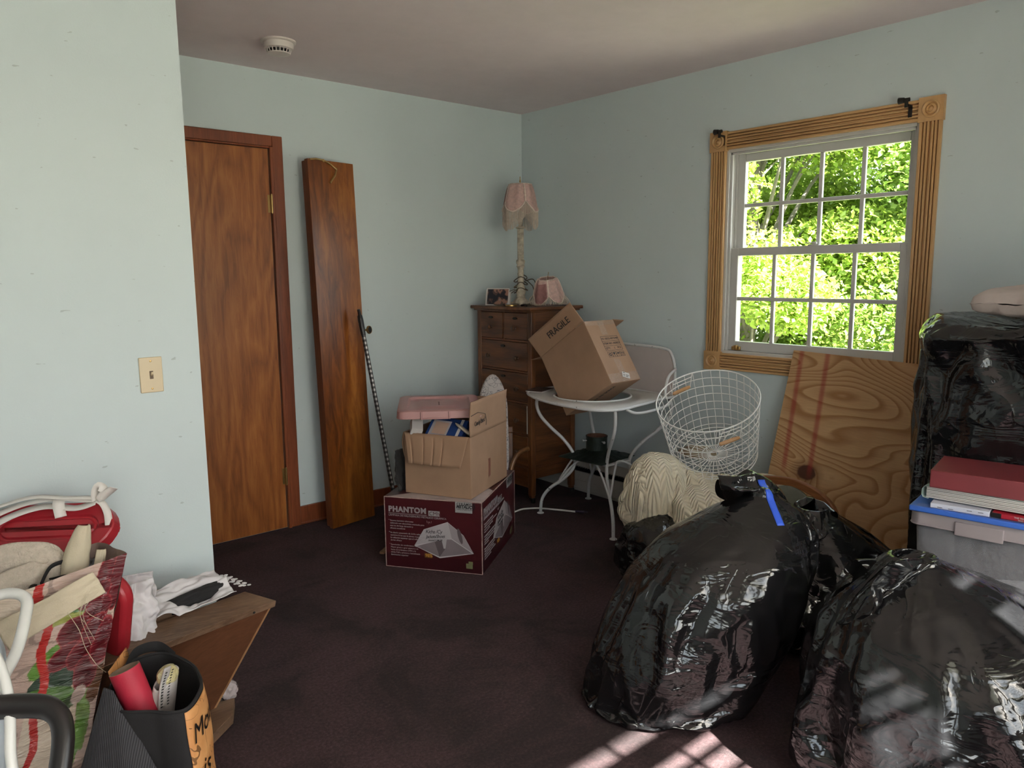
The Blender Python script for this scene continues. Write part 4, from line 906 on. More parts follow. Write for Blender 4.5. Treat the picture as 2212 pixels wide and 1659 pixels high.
# plywood sheet
n = NT('plywood_face'); co = n.coord(); sp = n.sep(co)
c0 = n.n('CombineXYZ'); n.put(c0.inputs[0], 0.); n.put(c0.inputs[1], n.math('MULTIPLY', sp[1], 1.25)); n.put(c0.inputs[2], n.math('MULTIPLY', sp[2], 2.6))
w1 = n.noise(c0.outputs[0], 1.0, 1.5, .45, .5)
ky, kz = .190, .475        # the knot, in the sheet's own coordinates
dy = n.math('SUBTRACT', n.math('MULTIPLY', sp[1], -1.), ky); dzz = n.math('SUBTRACT', sp[2], kz)
dk = n.math('SQRT', n.math('ADD', n.math('POWER', n.math('MULTIPLY', dy, .75), 2), n.math('POWER', dzz, 2)))
pull = n.math('DIVIDE', .030, n.math('ADD', dk, .055))
ring = n.math('FRACT', n.math('MULTIPLY', n.math('ADD', w1, n.math('MULTIPLY', pull, .55)), 30))
late = n.ramp(ring, [(.0, .0), (.55, .25), (.86, 1.), (.93, .9), (1., 0.)])
fine = n.noise(n.coord((1, 3, 90)), 3, 4, .6)
c = n.mix(late, (.52, .32, .16), (.33, .155, .055)); c = n.mix(1, c, n.ramp(fine, [(.3, .86), (.7, 1.08)]), 'MULTIPLY')
c = n.mix(n.math('MULTIPLY', n.ramp(n.noise(n.coord(), 3, 3), [(.55, 0), (.75, 1)]), .35), c, (.30, .10, .03))
kn = n.ramp(n.math('ADD', dk, n.math('MULTIPLY', n.noise(co, 40, 2), .01)), [(.012, 1.), (.036, 1.), (.043, .4), (.075, 0.)]); c = n.mix(kn, c, (.075, .022, .008))
for y_ in (.062, .192):
    slant = n.math('ADD', n.math('MULTIPLY', sp[1], -1.), n.math('MULTIPLY', sp[2], .05))
    e = n.math('ABSOLUTE', n.math('SUBTRACT', slant, y_+.035)); m_ = n.math('MULTIPLY', n.ramp(e, [(.006, 1.), (.017, 0.)]), .62)
    m_ = n.math('MULTIPLY', m_, n.ramp(sp[2], [(.44, 0.), (.50, 1.)])); c = n.mix(m_, c, (.30, .018, .018))
n.bsdf(c, .7, normal=n.bump(fine, .2, .002)); M['plywood'] = n.m
py = -1.985
pl = thing('plywood_sheet', 'plywood sheet with two red lines and a knot, leaning under the window', 'plywood', (-.285, py, 0))
G().box(-.285, -.273, py-.70, py, 0, 1.045).build('face', 'plywood', pl, bevel=.001)
pl.rotation_euler = (.035, math.radians(14.4), 0)

# wooden-framed upholstered seat behind the bags
us = thing('upholstered_stool', 'grey-green upholstered seat with a curved wooden rim in front of the plywood', 'stool', (-.44, -2.27, 0))
ur = catmull([(-.47, -2.06, .38), (-.465, -2.12, .455), (-.46, -2.20, .475), (-.46, -2.30, .478), (-.465, -2.40, .452), (-.47, -2.47, .40), (-.475, -2.50, .32)], 7)
g = G()
vs = []; nn_ = len(ur)
for p in ur:
    c_ = Vector((-.465, -2.28, .12)); o_ = (p-c_); o_.x = 0; o_.normalize()
    for a, b in ((-.014, -.018), (.014, -.018), (.014, .018), (-.014, .018)): vs.append(p+Vector((a, 0, 0))+o_*b)
g.add(vs, [(i*4+k, i*4+(k+1) % 4, (i+1)*4+(k+1) % 4, (i+1)*4+k) for i in range(nn_-1) for k in range(4)]+[(3, 2, 1, 0), tuple((nn_-1)*4+k for k in range(4))])
g.build('wooden_rim', wood('red_brown_rim', (.14, .045, .014), (.22, .08, .025), (.28, .11, .04), 1, 1, 8, 3), us, bevel=.005)
def cush(u, v):
    y = -2.08-.40*u; z = .03+.40*v; e = max(0, 1-((y+2.28)/.21)**2)**.5; zz = .03+(.435*e+.0)*v
    b = .035*math.sin(PI*min(1, v*1.02))**.5*e; t_ = -.010*sum(math.exp(-(((y-yy)/.02)**2+((zz-z2)/.02)**2)) for yy in (-2.18, -2.28, -2.38) for z2 in (.2, .34))
    return (-.468-b-t_+.004*nz((y*14, zz*14, 0)), y, zz)
g = G(); g.grid(cush, 60, 50); g.build('cushion', plain('grey_green_velvet', (.12, .12, .09), .85, var=.15, bump=.3), us, smooth=180, solid=.02, off=1)
g = G()
for y_ in (-2.12, -2.44): g.box(-.48, -.45, y_-.015, y_+.015, 0, .12)
g.build('leg', 'oak_v', us, bevel=.003)
fm_ = Matrix.Translation((-.55, -2.21, .28))
g = G(); g.grid(lambda u, v: (-.58+.01*nz((u*4, v*4, 2)), -2.12-.14*u, .27+.13*v), 12, 12); tag(recenter(g.build('paper_sheet', 'paper', None, solid=.001)), 'pale paper sheet tucked between the bags below the curved wooden rim', 'paper')

# quilt: a thick cover draped over the low heap by cloth
n = NT('cream_quilt'); co = n.coord(); sp = n.sep(n.coord((1, 1, 1), rot=(0, 0, .7)))
zz = n.math('ABSOLUTE', n.math('SUBTRACT', n.math('FRACT', n.math('MULTIPLY', sp[0], 16)), .5))
zg = n.math('ABSOLUTE', n.math('SINE', n.math('MULTIPLY', n.math('ADD', sp[1], n.math('MULTIPLY', zz, .05)), 190)))
v = n.n('TexVoronoi'); n.put(v.inputs['Vector'], co); v.inputs['Scale'].default_value = 26; v.feature = 'SMOOTH_F1'
hh = n.math('ADD', n.math('MULTIPLY', zg, .6), n.math('MULTIPLY', v.outputs[0], .9))
n.bsdf(n.ramp(n.noise(co, 5, 3), [(.3, (.64, .555, .40)), (.7, (.76, .68, .52))]), .9, normal=n.bump(hh, 1., .012), Sheen_Weight=.2); M['quilt'] = n.m
f = G(); f.grid(lambda u, v: (-.49+(.26+.05*nz((math.cos(u*2*PI), math.sin(u*2*PI), v*2), 1.5))*math.cos(u*2*PI)*math.cos((v-.0)*PI/2)**.55, -1.90+.28*math.sin(u*2*PI)*math.cos(v*PI/2)**.55, .02+.36*math.sin(v*PI/2)), 40, 26, closeu=True)
cA = collider(f, th=.012, fr=30)
f2 = G(); f2.grid(lambda u, v: (-.66+.13*math.cos(u*2*PI)*math.cos(v*PI/2)**.6, -1.70+.10*math.sin(u*2*PI)*math.cos(v*PI/2)**.6, .30+.20*math.sin(v*PI/2)), 32, 16, closeu=True); cB = collider(f2, th=.012, fr=30)
f3 = G(); f3.grid(lambda u, v: (-.36+.10*math.cos(u*2*PI)*math.cos(v*PI/2)**.6, -2.08+.10*math.sin(u*2*PI)*math.cos(v*PI/2)**.6, .22+.20*math.sin(v*PI/2)), 32, 16, closeu=True); cC = collider(f3, th=.012, fr=30)
fl = collider(G().box(-2, .0, -3, -1, -.1, 0), 'fl'); wl = collider(G().box(-.10, .1, -3, -1, -.1, 1), 'wl')
s = G()
def qsheet(u, v):
    # the cover lies folded in thirds: accordion ridges run away from the viewer
    x = -.46+.97*u+.05*math.sin(u*2*PI*2.6+.6*math.sin(v*5)); z = .52+.08*math.sin(u*2*PI*3.1+1.2+.8*v)+.02*math.sin(v*15+u*4)
    return tuple(Vector((-.475, -1.905, z))+RV*x+FV*(-.42+.74*v))
s.grid(qsheet, 100, 72); qo = s.build('quilt', 'quilt', smooth=180)
m = qo.modifiers.new('cl', 'CLOTH'); st = m.settings; st.quality = 5; st.mass = .4; st.tension_stiffness = 20; st.compression_stiffness = 20; st.shear_stiffness = 10; st.bending_stiffness = .6; st.bending_damping = 1.; st.shrink_min = -.16
m.collision_settings.collision_quality = 2; m.point_cache.frame_end = 24
finish_sim(qo, [cA, cB, cC, fl, wl], 24); tag(recenter(qo), 'cream quilted coverlet heaped under the white wire basket', 'quilt')
q_ = qo.modifiers.new('s', 'SOLIDIFY'); q_.thickness = .014; q_.offset = 1; q_ = qo.modifiers.new('u', 'SUBSURF'); q_.levels = 1; q_.render_levels = 1
# straw-coloured bundle behind it
g = G(); g.grid(lambda u, v: tuple(Vector((-.33, -1.70, .45))+Vector((.085*math.cos(u*2*PI), .10*math.sin(u*2*PI), .05))*1.0*(math.sin(v*PI)**.7)*(1+.18*nz((math.cos(u*6)*2, math.sin(u*6)*2, v*4), 1, 3))+Vector((0, 0, .07*v-.05*math.sin(v*PI)))), 32, 16, closeu=True)
tag(recenter(g.build('fabric_bundle', plain('straw_cloth', (.38, .29, .19), .9, var=.15, bump=.4), None, smooth=180)), 'small straw-coloured fabric bundle on the quilt, behind the wire basket', 'fabric')

# wire basket
bc = Vector((-.37, -1.82, .512)); ba = Vector((-.470, -.165, .90)).normalized(); bx_ = (RV-ba*RV.dot(ba)).normalized(); BM = frame(bc, bx_, ba.cross(bx_))
bk = thing('wire_basket', 'round white wire basket with two wooden grips, tilted on the quilt', 'basket', tuple(bc))
rB, rT, hB = .202, .236, .335
def bp(a, t): r = rB+(rT-rB)*t; return BM @ Vector((r*math.cos(a), r*math.sin(a), hB*t))
M['wire'] = plain('white_coated_wire', (.80, .79, .76), .35, var=.02)
NV = 34
for k in range(NV):
    a = 2*PI*k/NV; G().tube([bp(a, 1), bp(a, .5), bp(a, 0), BM @ Vector((.02*math.cos(a), .02*math.sin(a), .0))], .0017, 6).build('upright_wire', 'wire', bk, smooth=60)
for t, r_ in ((1, .0034), (.875, .002), (.74, .002), (.605, .002), (.47, .002), (.335, .002), (.2, .002), (.07, .002), (0, .0026)):
    G().tube([bp(2*PI*k/72, t) for k in range(72)], r_, 6, closed=True).build('top_ring' if t == 1 else 'ring', 'wire', bk, smooth=60)
for r_ in (.02, .06, .115, .165): G().tube([BM @ Vector((r_*math.cos(2*PI*k/48), r_*math.sin(2*PI*k/48), .001)) for k in range(48)], .002, 6, closed=True).build('bottom_ring', 'wire', bk, smooth=60)
gripw = wood('pale_turned_grip', (.38, .19, .08), (.50, .27, .12), (.58, .34, .17), 0, 1, 8, 3)
for a0, sgn in ((-PI/2+.22, 1), (PI/2+.35, -1)):
    h = thing('handle', None, None, (0, 0, 0)) if False else None
    da = .225; p0, p1 = bp(a0-da, 1), bp(a0+da, 1); dn = Vector((0, 0, -1)); inn = (BM @ Vector((0, 0, hB))-bp(a0, 1)).normalized()
    dn = (dn+inn*.12*sgn).normalized(); q0, q1 = p0.lerp(p1, .02)+dn*.062, p0.lerp(p1, .98)+dn*.062
    off = -inn*.008 if sgn > 0 else inn*.008
    hd = G().tube([p0+off+Vector((0, 0, .006)), q0+off, q1+off, p1+off+Vector((0, 0, .006))], .0022, 6).tube([p0.lerp(q0, .22)+off, p1.lerp(q1, .22)+off], .002, 6).build('handle', 'wire', bk, smooth=60)
    m0 = q0.lerp(q1, .5)+off; ee = (q1-q0).normalized()
    G().tube([m0-ee*.048, m0-ee*.040, m0-ee*.02, m0+ee*.02, m0+ee*.040, m0+ee*.048], [.0065, .0085, .0095, .0095, .0085, .0065], 12).build('wooden_grip', gripw, hd, smooth=60)

# clear tote with a stack on it
M['lav'] = plain('lavender_grey_plastic', (.30, .25, .26), .35, var=.03); M['clearp'] = film_mat('cloudy_clear_plastic', (.42, .41, .44), .30, .18)
TF = frame((-.985, -2.965, 0), (.045, -.31, 0), (.31, .045, 0)); W_, D_ = .44, .30           # x runs to the right along the front, y away
tf = frame(Vector((-.985, -2.965, 0)), Vector((.14, -.99, 0)), Vector((.99, .14, 0)))
def TT(x, y, z): v = Vector((-.985, -2.965, 0))+Vector((.14, -.99, 0)).normalized()*x+Vector((.99, .14, 0)).normalized()*y; v.z = z; return v
TFM = Matrix((Vector((.14, -.99, 0)).normalized().to_4d(), Vector((.99, .14, 0)).normalized().to_4d(), Vector((0, 0, 1, 0)), Vector((-.985, -2.965, 0, 1)))).transposed()
TFM = Matrix.Identity(4); ex_, ey_ = Vector((.14, -.99, 0)).normalized(), Vector((.99, .14, 0)).normalized()
for i in range(3): TFM[i][0] = ex_[i]; TFM[i][1] = ey_[i]; TFM[i][3] = (-.985, -2.965, 0)[i]
tt = thing('storage_tote', 'clear plastic tote with a lavender-grey lid, papers showing inside', 'tote', tuple(TT(.22, .14, 0)))
def shellbox(g, rings): ringstack(g, rings, TFM, cap=False)
g = G(); ri = lambda d, z: (rrect(.015+d, W_-.015-d, .012+d, D_-.012-d, .03), z)
ringstack(g, [ri(.035, .004), ri(.0, .600)], TFM, cap=False); g.add([TFM @ Vector((x, y, .004)) for x, y in ri(.035, 0)[0]], [tuple(range(28))]); g.build('tub', 'clearp', tt, smooth=50, solid=.003)
g = G(); rl = lambda d, z: (rrect(d, W_-d, d, D_-d, .035), z)
ringstack(g, [rl(-.002, .590), rl(0, .592), rl(0, .628), rl(.004, .633), rl(.03, .633), rl(.035, .628), rl(.08, .628)], TFM); g.build('lid', 'lav', tt, smooth=40, solid=.003, off=-1)
g = G(); g.box(.13, .26, -.006, .002, .578, .622, TFM); g.build('latch', 'lav', tt, bevel=.003)
M['papers'] = plain('crumpled_paper', (.50, .48, .50), .8, var=.15, sc=20, bump=.8, bsc=20, bd=.02)
cp_ = thing('paper_stack', 'white printed papers and envelopes inside the clear tote', 'paper', tuple(TT(.24, .12, .1)))
rnd = random.Random(8)
for k, (x, z, rt, w, h) in enumerate(((.17, .36, -.25, .12, .17), (.26, .34, .2, .16, .2), (.12, .15, .1, .2, .2), (.30, .12, -.15, .12, .25), (.08, .3, .3, .1, .2))):
    fm2 = TFM @ Matrix.Translation((x, .055+.02*k, z)) @ Euler((PI/2+.05*k, 0, rt if 0 else 0)).to_matrix().to_4x4() @ Matrix.Rotation(rt, 4, 'Z')
    s = G().grid(lambda u, v: (w*(u-.5), h*(v-.5), .006*nz((u*3, v*3, k))), 8, 8, M=fm2).build('sheet', 'papers', cp_, solid=.003)
    if k == 0:
        g = G(); g.text('ADORABLE', .030, fm2 @ Matrix.Translation((.01, .08, .008)) @ Matrix.Rotation(-1.35, 4, 'Z'), bold=.01); g.build('lettering', 'ink', s)
def onlid(x0, x1, y0, y1, z0, z1, r=0):
    c_ = Vector(((x0+x1)/2, (y0+y1)/2, 0)); return TFM @ Matrix.Translation((c_.x, c_.y, z0)) @ Matrix.Rotation(r, 4, 'Z'), (x1-x0)/2, (y1-y0)/2, z1-z0
A_, hx, hy, hz_ = onlid(.0, .44, -.012, .24, .634, .652, .0)
bfo = thing('blue_folder', 'bright blue flat folder lying on the tote lid, lowest of its stack', 'folder', tuple(TT(.2, .12, .634)))
G().box(-hx, hx, -hy, hy, 0, .018, A_).build('cover', plain('bright_blue_plastic', (.045, .14, .55), .35), bfo, bevel=.004)
g = G(); g.grid(lambda u, v: (-hx+.02+2*(hx-.02)*u, -hy+.004+.03*v, .0195+.004*abs(nz((u*20, v*4, 1)))), 60, 5, M=A_); g.build('clear_sleeve', 'tape', bfo, smooth=60)
mp = thing('mail_bundle', 'white papers with torn printed strips sandwiched between folder and binder on the tote', 'paper', tuple(TT(.14, .1, .653)))
A_, hx, hy, hz_ = onlid(.055, .215, .0, .22, .6525, .672, .03); g = G().box(-hx, hx, -hy, hy, 0, .016, A_); g.build('sheets', plain('bluish_white_paper', (.56, .57, .66), .7), mp, bevel=.002)
g = G()
for q in (-.06, -.03, .02, .05): g.box(hx*0+q, q+.014, -hy-.0006, -hy, .004+.004*(q > 0), .0055+.004*(q > 0), A_)
g.build('print', 'ink', mp)
rb = thing('red_booklet', 'thin red booklet with white lettering, under the right end of the white binder', 'booklet', tuple(TT(.3, .1, .653)))
A_, hx, hy, hz_ = onlid(.225, .44, .004, .22, .653, .668, -.02); G().box(-hx, hx, -hy, hy, 0, .0155, A_).build('cover', plain('crimson_cover', (.38, .012, .03), .35), rb, bevel=.002)
G().box(-hx-.001, -hx+.025, -hy-.0005, -hy+.1, .0005, .015, A_).build('dark_end', 'black', rb)
g = G(); FMt = A_ @ Matrix(((1, 0, 0, -.06), (0, 0, 1, -hy-.0006), (0, 1, 0, .007), (0, 0, 0, 1)));
FMt = A_ @ Matrix.Translation((-.05, -hy-.0008, .0085)) @ Matrix.Rotation(PI/2, 4, 'X'); g.text('THE TEXTURE', .0068, FMt, bold=.01); g.text('SERIES', .005, FMt @ Matrix.Translation((.01, -.006, 0))); g.build('lettering', 'paper', rb)
wb = thing('clear_binder', 'thick clear-covered binder of white pages on the tote, below the red binder', 'binder', tuple(TT(.2, .12, .673)))
A_, hx, hy, hz_ = onlid(.03, .41, .02, .25, .6725, .71, -.04)
for k in range(7): G().box(-hx+.012, hx-.004-.003*(k % 3), -hy+.004+.002*(k % 2), hy-.01, .002+.0052*k, .0062+.0052*k, A_).build('page_block', 'paper', wb, bevel=.001)
g = G()
def wrap(u, v):
    a = [(-hx+.02, .0), (-hx+.004, .002), (-hx, .012), (-hx, .028), (-hx+.006, .038), (-hx+.03, .0405), (0, .041), (hx-.02, .040), (hx, .038)]
    t = u*(len(a)-1); i = min(int(t), len(a)-2); f_ = t-i; x = a[i][0]*(1-f_)+a[i+1][0]*f_; z = a[i][1]*(1-f_)+a[i+1][1]*f_; return (x, -hy+2*hy*v, z)
g.grid(wrap, 50, 6, M=A_); g.build('clear_cover', film_mat('greenish_clear_cover', (.42, .52, .48), .6, .12), wb, smooth=60, solid=.001)
rbn = thing('red_binder', 'dusty red ring binder lying on top of the papers on the tote', 'binder', tuple(TT(.2, .12, .715)))
A_, hx, hy, hz_ = onlid(.045, .335, .015, .25, .7145, .775, .04); M['red_binder'] = plain('dusty_red_vinyl', (.19, .028, .034), .5, var=.05)
g = G(); g.prism([(-hx+.01, 0), (hx, 0), (hx, .003), (-hx+.006, .003), (-hx+.003, .01), (-hx+.003, .046), (-hx+.006, .053), (hx, .053), (hx, .056), (-hx+.006, .056), (-hx, .050), (-hx, .006)][::-1], -hy, hy, A_ @ Matrix.Rotation(PI/2, 4, 'X')); 
g = G(); g.box(-hx, hx, -hy, hy, 0, .003, A_); g.box(-hx, hx, -hy, hy, .053, .056, A_); g.box(-hx, -hx+.003, -hy, hy, .002, .054, A_); g.box(-hx, hx, -hy, -hy+.003, .002, .054, A_)
g.build('cover', 'red_binder', rbn, bevel=.0025)
G().box(hx-.001, hx+.03, -hy+.004, hy-.01, .004, .052, A_).build('dark_end', 'black', rbn, bevel=.004)
# white pillow on the tall bag
def pillow(u, v):
    x, y = 2*u-1, 2*v-1; e = max(0, (1-abs(x)**14)*(1-abs(y)**14)); return x, y, .55*e**.3+.45*max(0, (1-x*x)*(1-y*y))**.5
PM = frame((-.42, -3.20, 1.235), RV+FV*.3, FV) 
g = G()
def pil(sgn):
    def f(u, v):
        x, y, h = pillow(u, v); x2 = x*(1-.06*(1-abs(y)))*.25; y2 = y*.17
        return (x2+.02, y2, .055+.01*x+sgn*.062*h*(1 if sgn > 0 else .9)+.006*nz((x*3, y*3, sgn), 1.5)+.03*(abs(x) > .9)*0)
    return f
g.grid(pil(1), 60, 40, M=PM); g.grid(lambda u, v: pil(-1)(1-u, v), 60, 40, M=PM)
po = g.build('pillow', plain('greyish_pink_linen', (.50, .43, .40), .9, var=.06, sc=4, bump=.35, bsc=12, bd=.02), None, smooth=180); tag(recenter(po), 'pale linen cushion lying on top of the tall black bag', 'cushion')
g = G(); g.box(-.065, -.035, -2.905, -2.87, .0, 1.29); tag(recenter(g.build('wood_post', 'pine_v', None, bevel=.003)), 'thin pale wooden post against the wall behind the cushion', 'post')
# picture card on the carpet in the gap
n = NT('pink_floral_card'); f_ = n.noise(n.coord(), 30, 4, .7); n.bsdf(n.ramp(f_, [(.4, (.45, .40, .38)), (.5, (.30, .10, .10)), (.6, (.10, .06, .06))]), .5)
gc = G().box(-.07, .07, 0, .11, -.001, .001, frame((-.84, -2.56, .015), (.55, -.83, 0), Vector((.4, .3, .75)))); M['floralcard'] = n.m
tag(recenter(gc.build('greeting_card', 'floralcard', None)), 'small card with a pink flower print on the carpet between the black bags', 'card')
# ================================================================== the heap on the left
def cloth_patch(nm, P0, ex, ey, w, h, mat, amp=.01, seed=0, fn=None, n=(30, 30), thick=.002, parent=None, sc=3.):
    ex = Vector(ex).normalized(); ey = Vector(ey); ey = (ey-ex*ey.dot(ex)).normalized(); ez = ex.cross(ey)
    def f(u, v):
        z = amp*(nz((u*sc, v*sc, 0), 1, seed)+.6*abs(nz((u*sc*2.3, v*sc*2.3, 3), 1, seed))); x, y = w*u, h*v
        if fn: x, y, z = fn(u, v, x, y, z)
        return Vector(P0)+ex*x+ey*y+ez*z
    g = G(); g.grid(f, *n); return g.build(nm, mat, parent, smooth=180, solid=thick)
M['red_plastic'] = plain('red_plastic', (.36, .018, .028), .38, var=.03)
M['linen'] = plain('natural_linen', (.56, .48, .35), .9, var=.06, bump=.4, bsc=260)
M['white_cloth'] = plain('white_cotton', (.58, .55, .56), .9, var=.05, bump=.3, bsc=20, bd=.01)
M['ribbon'] = plain('white_satin_ribbon', (.66, .62, .58), .45, var=.04)
M['black_fabric'] = plain('black_woven_fabric', (.010, .009, .010), .85, bump=.3, bsc=300)
# red bin with its lid resting at a slant
rbx = thing('red_storage_bin', 'red plastic storage bin by the near wall with its lid resting slanted on top', 'storage bin', (-3.25, -1.50, 0))
RM = frame((-3.00, -1.66, 0), (-1, .04, 0), (.04, 1, 0)); RM = Matrix.Identity(4); RM.translation = (-3.48, -1.66, 0)
g = G(); bi = lambda d, z: (rrect(d, .47-d, d, .33-d, .05), z); ringstack(g, [bi(.05, .004), bi(.012, .56), bi(.0, .565), bi(.0, .60)], RM, cap=False); g.add([RM @ Vector((x, y, .004)) for x, y in bi(.05, 0)[0]], [tuple(range(28))]); g.build('tub', 'red_plastic', rbx, smooth=40, solid=.003)
LM_ = frame((-3.02, -1.640, .640), (-.76, .62, -.03), (-.10, .62, .42))
g = G(); W2, D2 = .37, .155; lr = lambda d, z: (rrect(d, W2-d, d, D2-d, max(.085-d, .02)), z)
FLP = LM_ @ Matrix.Scale(-1, 4, (0, 0, 1))
ringstack(g, [lr(-.004, -.03), lr(0, 0), lr(.004, .004), lr(.040, .004), lr(.044, -.003), lr(.050, -.003), lr(.054, .002), lr(.062, .002)], FLP); 
if (FLP.to_3x3().col[2]).z < 0: pass
g.build('lid', 'red_plastic', rbx, smooth=35)
# ribbons on the lid
rbo = thing('ribbon_bow', 'loose white satin ribbon with a small bow draped along the red lid', 'ribbon', (-3.05, -1.46, .74))
def ribbon(pts, w, par, nm='strand', up=(0, 0, 1), k=6):
    P = catmull(pts, k); vs = []
    for i, p in enumerate(P):
        t = (P[min(i+1, len(P)-1)]-P[max(i-1, 0)]).normalized(); s_ = t.cross(Vector(up)); s_ = s_.normalized() if s_.length > 1e-4 else Vector((1, 0, 0)); vs += [p-s_*w/2, p, p+s_*w/2]
    g = G(); g.add(vs, [(i*3+a, i*3+a+1, (i+1)*3+a+1, (i+1)*3+a) for i in range(len(P)-1) for a in (0, 1)]); return g.build(nm, 'ribbon', par, smooth=180, solid=.0006)
LP = lambda u, v, h=.008: FLP @ Vector((u*.80, v*.645, h+.004))
ribbon([LP(.46, .16, .01), LP(.34, .23, .012), LP(.22, .245, .02), LP(.12, .235, .02), LP(.06, .225, .018), LP(.03, .18, .008), LP(.015, .12, .0)], .020, rbo, up=(0, -.5, .8))
ribbon([LP(.46, .10, .008), LP(.36, .18, .010), LP(.25, .215, .014), LP(.14, .20, .014), LP(.07, .22, .022)], .024, rbo, up=(0, -.5, .8))
ribbon([LP(.44, .22, .01), LP(.30, .25, .03), LP(.18, .24, .03), LP(.08, .235, .03)], .016, rbo, up=(0, -.5, .8))
ribbon([LP(.07, .225, .022), LP(.065, .25, .045), LP(.05, .265, .058), LP(.035, .255, .045), LP(.055, .235, .026), LP(.02, .255, .04), LP(.0, .262, .05)], .026, rbo, nm='bow_loop', up=(.3, -1, .1))
ribbon([LP(.20, .245, .02), LP(.195, .21, .03), LP(.185, .16, .012)], .030, rbo, nm='ribbon_end', up=(0, -.5, .8))
# ------------------------------------------------ floral shopper
TR, BRk, BLk, TLk = Vector((-3.016, -1.835, .690)), Vector((-3.045, -1.672, .682)), Vector((-3.46, -1.62, .62)), Vector((-3.455, -1.76, .60))
bTR, bBR, bBL, bTL = Vector((-3.235, -1.965, .004)), Vector((-3.215, -1.80, .004)), Vector((-3.55, -1.70, .004)), Vector((-3.56, -1.86, .004))
def floral_colour(u, v):
    """printed picture with painted wrinkle shade: u 0..1 from right edge to left, v 0..1 top to bottom"""
    x, y = u*.46, v*.70
    def ell(cx, cy, a, b, r): dx, dy = x-cx, y-cy; c, s = math.cos(r), math.sin(r); X, Y = dx*c+dy*s, -dx*s+dy*c; return (X/a)**2+(Y/b)**2
    col = (.50, .36, .30); t = nz((x*10, y*26, 0), 1, 3); col = tuple(c*(1+.22*t) for c in col)
    if abs(nz((x*5, y*24, 2), 1, 5)) < .05: col = tuple(c*.62 for c in col)  # thin brown streaks: wrinkle shade painted into the ground colour
    cream = nz((x*7, y*5, 4), 1, 9)
    if cream > .15: col = (.58, .48, .38)
    for (cx, cy, a, b, r, c1) in ((.15, .085, .085, .024, -.12, (.06, .13, .03)), (.165, .105, .075, .013, -.1, (.30, .32, .07)), (.145, .20, .06, .03, .5, (.10, .22, .035)), (.125, .26, .07, .035, .1, (.025, .05, .03)), (.13, .295, .075, .022, -.25, (.07, .15, .03)), (.035, .345, .018, .10, .12, (.12, .20, .04)), (.05, .44, .022, .07, -.3, (.10, .22, .03)), (.02, .27, .02, .08, .05, (.13, .05, .02)), (.075, .325, .03, .016, .4, (.05, .08, .03))):
        if ell(cx, cy, a, b, r) < 1+.25*nz((x*40, y*40, cx*50), 1, 2): col = tuple(q*(1+.5*nz((x*50, y*50, 1), 1, 4)) for q in c1)
    pet = ((.035, .03, .035, .055, -.3), (.012, .06, .022, .075, 0.), (.07, .075, .045, .028, .25), (.055, .12, .042, .035, .7), (.105, .15, .040, .038, .2), (.05, .165, .038, .040, -.3), (.115, .205, .045, .030, .35), (.07, .215, .040, .038, -.2), (.05, .265, .032, .046, .1), (.02, .20, .03, .06, 0))
    for k, (cx, cy, a, b, r) in enumerate(pet):
        e = ell(cx, cy, a, b, r)+.12*nz((x*60, y*60, k), 1, 6)
        if e < 1:
            sh = .55+.75*e if k > 2 else .9+.5*nz((x*90, y*12, k), 1, 1); col = (.105*sh+.01, .006*sh+.001, .010*sh+.002)
            if e > .86: col = (.26, .03, .035)
    if ell(.055, .315, .020, .022, 0) < 1: col = (.45, .34, .30)
    xr = .205+.035*v-.06*math.sin(v*3.3)+.008*math.sin(v*30)
    if abs(x-xr) < .011: col = (.42, .018, .014)
    return col
def vcol_mat(name, rough=.3, bump=.3):
    n = NT(name); a = n.n('VertexColor'); a.layer_name = 'print'; h = n.noise(n.coord((4, 4, 22)), 1.6, 4, .6, 1.)
    n.bsdf(a.outputs[0], rough, 0, n.bump(h, bump, .02)); return n.m
M['tulip_print'] = vcol_mat('glossy_tulip_print', .30, .8)
fb2 = thing('floral_shopping_bag', 'glossy shopping bag printed with dark red tulips, full of fabric scraps', 'shopping bag', (-3.33, -1.80, 0))
g = G(); NU, NVv = 190, 250
def front(u, v):
    a = TR.lerp(TLk, u); b = bTR.lerp(bTL, u); p = a.lerp(b, v); nrm = Vector((.25, -.95, .12))
    o = .03*math.sin(PI*u)*math.sin(PI*min(1, v*1.1))+.010*nz((u*3, v*9, 1), 1, 2)+.009*(abs(nz((u*5+v*2, v*13, 4), 1, 7)))+(.014*math.sin(v*9+u*3) if u > .1 else .014*math.sin(v*9+u*3)*u*10)
    return p+nrm*o
g.grid(front, NU, NVv); fo = g.build('printed_front', 'tulip_print', fb2, smooth=180)
at = fo.data.color_attributes.new('print', 'FLOAT_COLOR', 'POINT'); buf = []
for j in range(NVv):
    for i in range(NU): buf += [*floral_colour(i/(NU-1), j/(NVv-1)), 1.]
at.data.foreach_set('color', buf)
M['bag_inside'] = plain('brown_bag_lining', (.16, .10, .08), .5, var=.15, bump=.3, bsc=20, bd=.01)
g = G()
def rest(u, v):
    T = [TR, BRk, BLk, TLk]; B_ = [bTR, bBR, bBL, bTL]; t = u*3; i = min(2, int(t)); f_ = t-i; p = T[i].lerp(T[i+1], f_).lerp(B_[i].lerp(B_[i+1], f_), v)
    return p+Vector((.010, .004, 0))*nz((u*9, v*7, 2), 1, 4)+Vector((0, 0, .006*nz((u*8, 0, 0)) if v < .02 else 0))
g.grid(rest, 90, 40); g.build('side_walls', 'bag_inside', fb2, smooth=60)
